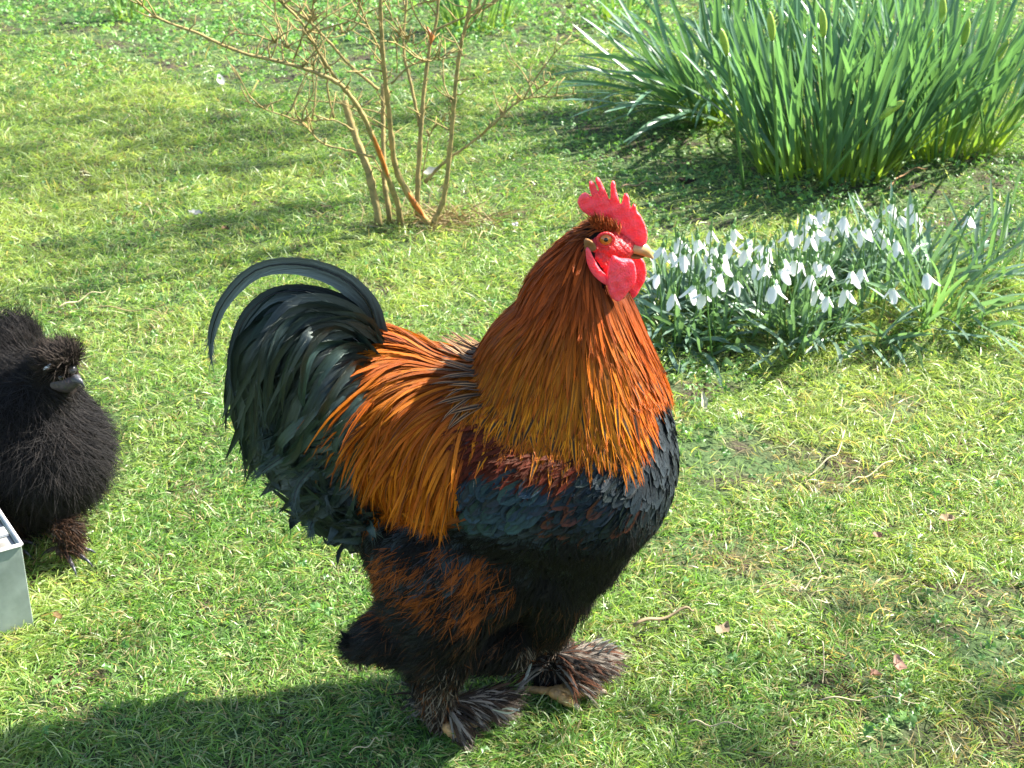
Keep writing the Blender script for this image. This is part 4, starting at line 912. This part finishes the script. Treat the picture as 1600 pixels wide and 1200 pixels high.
        for k in range(5 if nm == 'far' else 2):          # pale quills
            x0, y0 = (800 + k * 4, 1074) if nm == 'far' and k == 0 else ((900 + 12 * k, 1010 + 3 * k) if nm == 'far' else (770 + 14 * k, 1108))
            x1, y1 = (830, 1034) if nm == 'far' and k == 0 else ((935 + 9 * k, 992 + 4 * k) if nm == 'far' else (812, 1106 + 4 * k))
            a_, b2 = P(x0, y0, Yf - .01 if nm == 'far' else Yn), P(x1, y1, Yf - .01 if nm == 'far' else Yn); L3 = np.array([list(a_.lerp(b2, v) + Vector((.003, 0, -.006)) * math.sin(v * 3.1) * (1 if k == 0 else -.4)) for v in t])
            link('quill_feather', ribbons('quill_feather', L3[None], np.array([[.5, -.3, .6]]), (.0030 * np.interp(t, [0, .5, 1], [.5, 1, .4]))[None], colarr([(0, (.35, .33, .27)), (1, (.55, .56, .52))], t, 1, 0)[None], fold=.4), M_body, ft)
    # --- head
    comb = [(903, 316), (905, 309), (910, 304), (915, 302), (920, 305), (923.5, 311), (925.5, 306), (921, 292), (921, 287), (924, 286), (928, 289), (935, 302), (939, 309), (936, 294), (931, 283), (933, 280), (936, 282), (944, 296), (953, 317), (955, 309), (955, 291), (957, 286), (960, 287), (962, 298), (967, 315), (970, 324), (973, 316), (976, 304), (979, 303), (982, 308), (984, 324), (987, 329), (990, 320), (993, 322), (994, 329), (1000, 337), (1006, 348), (1010, 360), (1011, 372), (1008, 380), (1001, 384), (994, 382), (988, 377), (978, 372), (968, 364), (958, 352), (944, 344), (932, 342), (924, 338), (914, 331), (906, 323)]
    cb = [(x, y - (2 if y < 292 else 0)) for x, y in comb]; raised_outline('comb', cb, YR - .004, .0052, M_comb, R0, voxel=.0006, wob=.0004, smooth_it=2)
    face = bmesh.new()
    sweep(face, [(930, 374, 18, 44, 0), (950, 376, 25, 44, 0), (970, 384, 22, 32, 0), (980, 387, 11, 15, 0)], YR, 2); sweep(face, [(934, 388, 18, 49, 0), (950, 408, 26, 50, 0), (960, 432, 22, 47, 0), (966, 450, 14, 36, 0)], YR, 2)
    fm = remesh(face, .0014, 3)
    for v in fm.vertices: v.co += v.normal * (.0006 * math.sin(v.co.x * 900) * math.sin(v.co.z * 800) + .0004 * math.sin(v.co.x * 1900 + v.co.z * 1500))
    link('face', fm, M_skin, R0)
    raised_outline('wattle', [(957, 400), (968, 404), (978, 406), (988, 408), (992, 418), (993, 432), (988, 444), (980, 454), (972, 463), (965, 466), (955, 460), (950, 444), (950, 420)], YR - .038, .0055, M_comb, R0, .001, .0004, warp=lambda x, y: (0, -.004 * math.sin((y - 400) / 30) - .0015 * math.sin((x - 950) / 7), 0), closed=True)
    raised_outline('wattle', [(972, 398), (985, 400), (998, 400), (1006, 410), (1009, 424), (1008, 436), (1001, 450), (993, 462), (984, 468), (977, 464), (972, 440)], YR + .012, .0055, M_comb, R0, .001, .0004, warp=lambda x, y: (0, .003 * math.sin((y - 400) / 25), 0), closed=True)
    raised_outline('earlobe', [(916, 388), (921, 390), (926, 402), (936, 420), (948, 432), (955, 442), (948, 444), (936, 437), (924, 424), (917, 406)], YR - .0385, .0045, M_comb, R0, .0009, 0, closed=True)
    raised_outline('ear_tuft', [(914, 374), (922, 375), (929, 381), (931, 389), (924, 392), (916, 391), (913, 383)], YR - .036, .0035, M_lobe, R0, .0009, .0006, closed=True)
    # beak: upper hooked, lower
    def beak(name, top, bot, wid, mat):
        n = 12; a = smooth_path([(x, y) for x, y in top], n); b2 = smooth_path(bot, n); b = bmesh.new(); rings = []
        for k in range(n):
            p, q = P(*a[k], YR), P(*b2[k], YR); c = (p + q) / 2; hz = (p - q) / 2; w_ = np.interp(k / (n - 1), [0, .5, .85, 1], wid)
            rings.append([b.verts.new(c + hz * math.cos(u) + Vector((0, w_ * math.sin(u), 0))) for u in np.linspace(0, 6.2832, 13)[:-1]])
        for A, B in zip(rings, rings[1:]):
            for k in range(12): b.faces.new((A[k], A[(k + 1) % 12], B[(k + 1) % 12], B[k]))
        b.faces.new(rings[0]); b.faces.new(rings[-1]); return bm_obj(name, b, mat, R0)
    beak('upper_beak', [(968, 376), (988, 376), (1005, 378), (1016, 387), (1021.5, 403)], [(972, 394), (988, 395), (1003, 399), (1013, 402), (1019.5, 405)], [.0125, .0085, .0038, .0006], M_beak)
    beak('lower_beak', [(974, 393), (988, 395.5), (1000, 398.5), (1008, 400.5)], [(974, 401), (986, 403), (998, 404), (1007, 402)], [.0095, .006, .0025, .0006], M_lobe)
    # eye
    e = P(946.5, 373.5, YR - .0325); be = bmesh.new(); ell(be, e, (.0066, .005, .0066)); ey = bm_obj('eye', be, M_iris, R0)
    be = bmesh.new(); ell(be, e + Vector((0, -.0034, .0006)), (.0027, .0022, .0027)); bm_obj('pupil', be, M_black, ey)
    be = bmesh.new(); ring = [e + Vector((.0082 * math.cos(u), -.0012, .0066 * math.sin(u))) for u in np.linspace(0, 6.2832, 25)]; tube(be, ring, [.0016] * 25, 8, False); bm_obj('eyelid', be, M_skin, ey)
    e2 = P(946.5, 373.5, YR + .031); be = bmesh.new(); ell(be, e2, (.0066, .005, .0066)); bm_obj('eye', be, M_iris, R0)
    # small bristly feathers round the crown, over the face edge
    def hb(x, y, t, p): return colarr([(0, (.16, .035, .008)), (1, (.30, .07, .012))], t, .6 + .7 * rng.random(), 0)
    a, b_ = pick([(900, 335), (925, 325), (965, 340), (975, 366), (955, 362), (930, 362), (915, 378), (890, 372)], 1300)
    feathers('crown_feathers', bvh, a, b_, lambda x, y: (-1, .28), lambda x, y: .015, lambda x, y: .0009, hb, YR, M_hack, R0, K=5, prof='lance', lift=(.001, .004), stiff=.4, jit=.3, splay=.06)
    # rusty tuft standing up against the base of the comb
    n = 300; t = np.linspace(0, 1, 5); u = rng.random(n); x0 = 924 + 44 * u + rng.normal(0, 2, n); y0 = 350 + 12 * u ** 1.5 + rng.normal(0, 3, n)
    q = np.array([list(P(a1, b1, YR - .016 - .004 * rng.random())) for a1, b1 in zip(x0, y0)]); d = norm(np.stack([rng.normal(-.15, .35, n), rng.normal(.25, .15, n), .7 + .3 * rng.random(n)], -1))
    pa = blade_path(q, d, .006 + .007 * rng.random(n), np.tile([-.1, .1, 0], (n, 1)), 5); cc = np.array([.34, .07, .012]) * (.5 + .7 * rng.random((n, 1)))
    link('crown_tuft', ribbons('crown_tuft', pa, norm(rng.normal(size=(n, 3))), .0005 * np.array([1, 1, .8, .5, .1])[None] * np.ones((n, 1)), np.concatenate([cc, np.zeros((n, 1))], 1)), M_hack, R0)
    bmn = bmesh.new(); ell(bmn, P(987, 384, YR - .0095), (.0022, .0012, .0009)); bm_obj('nostril', bmn, M_black, R0)
    return R0
build_rooster()

# ------------------------------------------------------------ black hen
YH = 1.97
def build_hen():
    R0 = empty('silkie_hen', (G(60, 845).x, YH, 0), 'fluffy black hen walking behind the grey box at the left edge', 'hen')
    bm = bmesh.new()
    sweep(bm, [(-70, 640, 90, 110, .03), (20, 670, 105, 120, 0), (80, 702, 86, 100, -.03)], YH)
    sweep(bm, [(-60, 620, 90, 90, .04), (10, 575, 62, 66, .05), (25, 540, 42, 50, .06)], YH)
    sweep(bm, [(45, 640, 76, 86, -.02), (66, 612, 43, 46, -.04), (88, 580, 30, 30, -.05), (100, 585, 24, 22, -.055)], YH)
    sweep(bm, [(64, 712, 98, 96, -.02), (30, 745, 75, 90, 0), (-60, 740, 80, 90, 0)], YH)
    sweep(bm, [(75, 740, 36, 34, -.01), (92, 790, 20, 22, -.02), (96, 825, 14, 15, -.03), (98, 850, 9, 10, -.035)], YH)
    sweep(bm, [(10, 760, 36, 34, .04), (5, 800, 16, 18, .04), (4, 835, 9, 10, .04)], YH)
    me = remesh(bm, .007, 5); tmp = bmesh.new(); tmp.from_mesh(me); bvh = BVHTree.FromBMesh(tmp); tmp.free()
    S, Nn = surface_samples(me, 32000); link('body', me, M_under, R0)
    sx, sy = np.array([sproj(p, YH) for p in S]).T
    def hc(x, y, t, p):
        g = rng.random(); tip = (.022, .019, .017) if g < .5 else (.012, .011, .011) if g < .93 else (.06, .05, .042)
        return colarr([(0, (.008, .007, .007)), (1, tip)], t, .6 + .7 * rng.random(), 0)
    def flh(x, y):
        if y < 600 and x < 62: return (-.5, -.9)
        if y < 600: return (-.4, -.5)
        return ((x - 40) * .006, 1)
    m = ~inpoly(sx, sy, [(80, 572), (140, 572), (140, 612), (80, 612)]); i = np.nonzero(m)[0]
    j = i[:26000]; feathers('body_fluff', bvh, S[j], Nn[j], flh, lambda x, y: .026 + .018 * rng.random(), lambda x, y: .00042, hc, YH, M_fluff, R0, K=5, prof='hair', lift=(0, .004), stiff=.4, fold=0, jit=.65, splay=.36, twist=.5)
    j = i[26000:30500]; feathers('body_wisps', bvh, S[j], Nn[j], flh, lambda x, y: .040 + .018 * rng.random(), lambda x, y: .00028, hc, YH, M_fluff, R0, K=6, prof='hair', lift=(0, .005), stiff=.6, fold=0, jit=.9, splay=.5, twist=.5)
    cr = bmesh.new(); ell(cr, P(92, 560, YH - .055), (.024, .026, .016)); ell(cr, P(80, 566, YH - .05), (.018, .02, .014)); ell(cr, P(106, 553, YH - .056), (.014, .016, .012)); cm = remesh(cr, .004, 2); b2 = bmesh.new(); b2.from_mesh(cm); bv2 = BVHTree.FromBMesh(b2); b2.free(); S2, N2 = surface_samples(cm, 2600); crest = link('crest', cm, M_under, R0)
    feathers('crest_fluff', bv2, S2, N2, lambda x, y: (-.3, -.4), lambda x, y: .012 + .014 * rng.random(), lambda x, y: .0006, lambda x, y, t, p: colarr([(0, (.012, .009, .007)), (1, (.06, .045, .035))], t, .6 + .8 * rng.random(), 0), YH, M_fluff, crest, K=4, prof='hair', lift=(0, .003), stiff=.4, fold=0, jit=.8, splay=.6, twist=.5)
    fb = bmesh.new(); sweep(fb, [(88, 592, 19, 24, -.055), (103, 594, 18, 20, -.058), (116, 594, 11, 12, -.06)], YH, 2); link('face', remesh(fb, .0016, 3), M_hskin, R0)
    b = bmesh.new(); q = [P(108, 592, YH - .062), P(118, 592, YH - .066), P(126, 596, YH - .069), P(132, 604, YH - .071)]; tube(b, q, [.0070, .0056, .0034, .0008], 10); bm_obj('beak', b, M_hbeak, R0)
    b = bmesh.new(); ell(b, P(113, 577, YH - .066), (.006, .007, .006)); bm_obj('comb', b, M_hbeak, R0)
    b = bmesh.new(); ell(b, P(95, 590, YH - .078), (.0044, .003, .0044)); bm_obj('eye', b, M_black, R0)
    b = bmesh.new(); tube(b, [P(68, 577, YH - .079), P(74, 574, YH - .083), P(80, 569, YH - .081)], [.001, .0025, .001], 7); bm_obj('earlobe', b, M_hlobe, R0)
    for (px, py, dy) in ((98, 850, 0), (4, 838, 0)):
        c = G(px, py + 10, .012); b = bmesh.new(); ell(b, c, (.010, .010, .008)); ft = bm_obj('foot', b, M_hskin, R0)
        for k, (dx, dy2) in enumerate(((.032, -.012), (.02, -.03), (.03, .012), (-.024, .006))): toe(ft, [c, c + Vector((dx * .5, dy2 * .5, .001)), c + Vector((dx, dy2, -.006))], .004, True, M_hskin, M_hbeak)
        n = 1500; K = 5; t = np.linspace(0, 1, K); q = np.array(c)[None] + np.stack([rng.normal(.007 if px > 50 else 0, .0075, n), rng.normal(0, .009, n), .004 + .042 * rng.random(n)], -1)
        d = norm(np.stack([rng.normal(.7, .5, n), rng.normal(-.1, .6, n), rng.normal(-.2, .4, n)], -1)); pa = blade_path(q, d, .014 + .012 * rng.random(n), np.tile([0, 0, -.35], (n, 1)), K); pa[..., 2] = np.maximum(pa[..., 2], .004)
        cc = np.where((rng.random(n) < .6)[:, None], np.array([[.07, .034, .018]]), np.array([[.02, .015, .012]])) * (.6 + .8 * rng.random((n, 1)))
        link('foot_fluff', ribbons('foot_fluff', pa, norm(rng.normal(size=(n, 3))), .0005 * np.array([1, 1, .8, .5, .1])[None] * np.ones((n, 1)), np.concatenate([cc, np.zeros((n, 1))], 1)), M_fluff, ft)
build_hen()

# ------------------------------------------------------------ the tree off to the right whose shade falls across the lawn
def build_tree():
    o = empty('garden_tree', (5.6, 5.0, 0), 'spring garden tree standing on the grass well to the right of the rooster', 'tree')
    k = SUN / SUN.z
    spots = [(G(x, y), h, r_, n) for x, y, h, r_, n in [
        (1500, 1040, 3.7, .14, 40), (1030, 1195, 3.9, .14, 110), (880, 1210, 4.0, .13, 110), (1250, 1240, 3.9, .14, 50),
        (60, 200, 4.0, .30, 420), (240, 225, 4.1, .26, 330), (420, 200, 4.0, .2, 200), (80, 300, 4.2, .16, 110), (250, 285, 4.1, .16, 110), (330, 380, 4.2, .14, 110), (120, 400, 4.2, .14, 90), (880, 140, 4.1, .2, 160)]]
    top = Vector((5.3, 4.9, 3.0)); bm = bmesh.new(); tube(bm, [(5.6, 5.0, -.1), (5.55, 5.0, .9), (5.4, 4.95, 2.0), top], [.16, .13, .11, .09], 12); bm_obj('trunk', bm, M_bark, o)
    P_, C_ = [], []; bm = bmesh.new(); near_n = G(1750, 1330) + k * 3.9; back_n = G(1130, 170) + k * 4.3
    for nn_ in (near_n, back_n): tube(bm, [top, top.lerp(nn_, .5) + Vector((0, 0, .3)), nn_], [.05, .03, .012], 8)
    for g, h, r_, n in spots:
        c = g + k * h; node = near_n if g.y < 2.5 else back_n; mid = node; tube(bm, [node, node.lerp(c, .5) + Vector((0, 0, .12)), c], [.009, .006, .003], 6)
        for _ in range(5):
            e = c + Vector((rng.normal(0, r_), rng.normal(0, r_), rng.normal(0, .1))); tube(bm, [c.lerp(mid, .3), c.lerp(e, .6), e], [.009, .006, .002], 5)
        n = int(n * (.42 if g.y < 2.5 else .3)); q = np.array(c)[None] + rng.normal(0, 1, (n, 3)) * np.array([r_ * 1.3, r_, .22]); P_.append(q)
    bm_obj('limbs', bm, M_bark, o)
    q = np.concatenate(P_); n = len(q); cc = np.array([.07, .16, .03]) * (.6 + .8 * rng.random((n, 1)))
    link('crown', leaf_cloud('crown', q, .019 + .016 * rng.random(n), cc, np.zeros(n), '', '', 3, .6), M_weed, o)
build_tree()
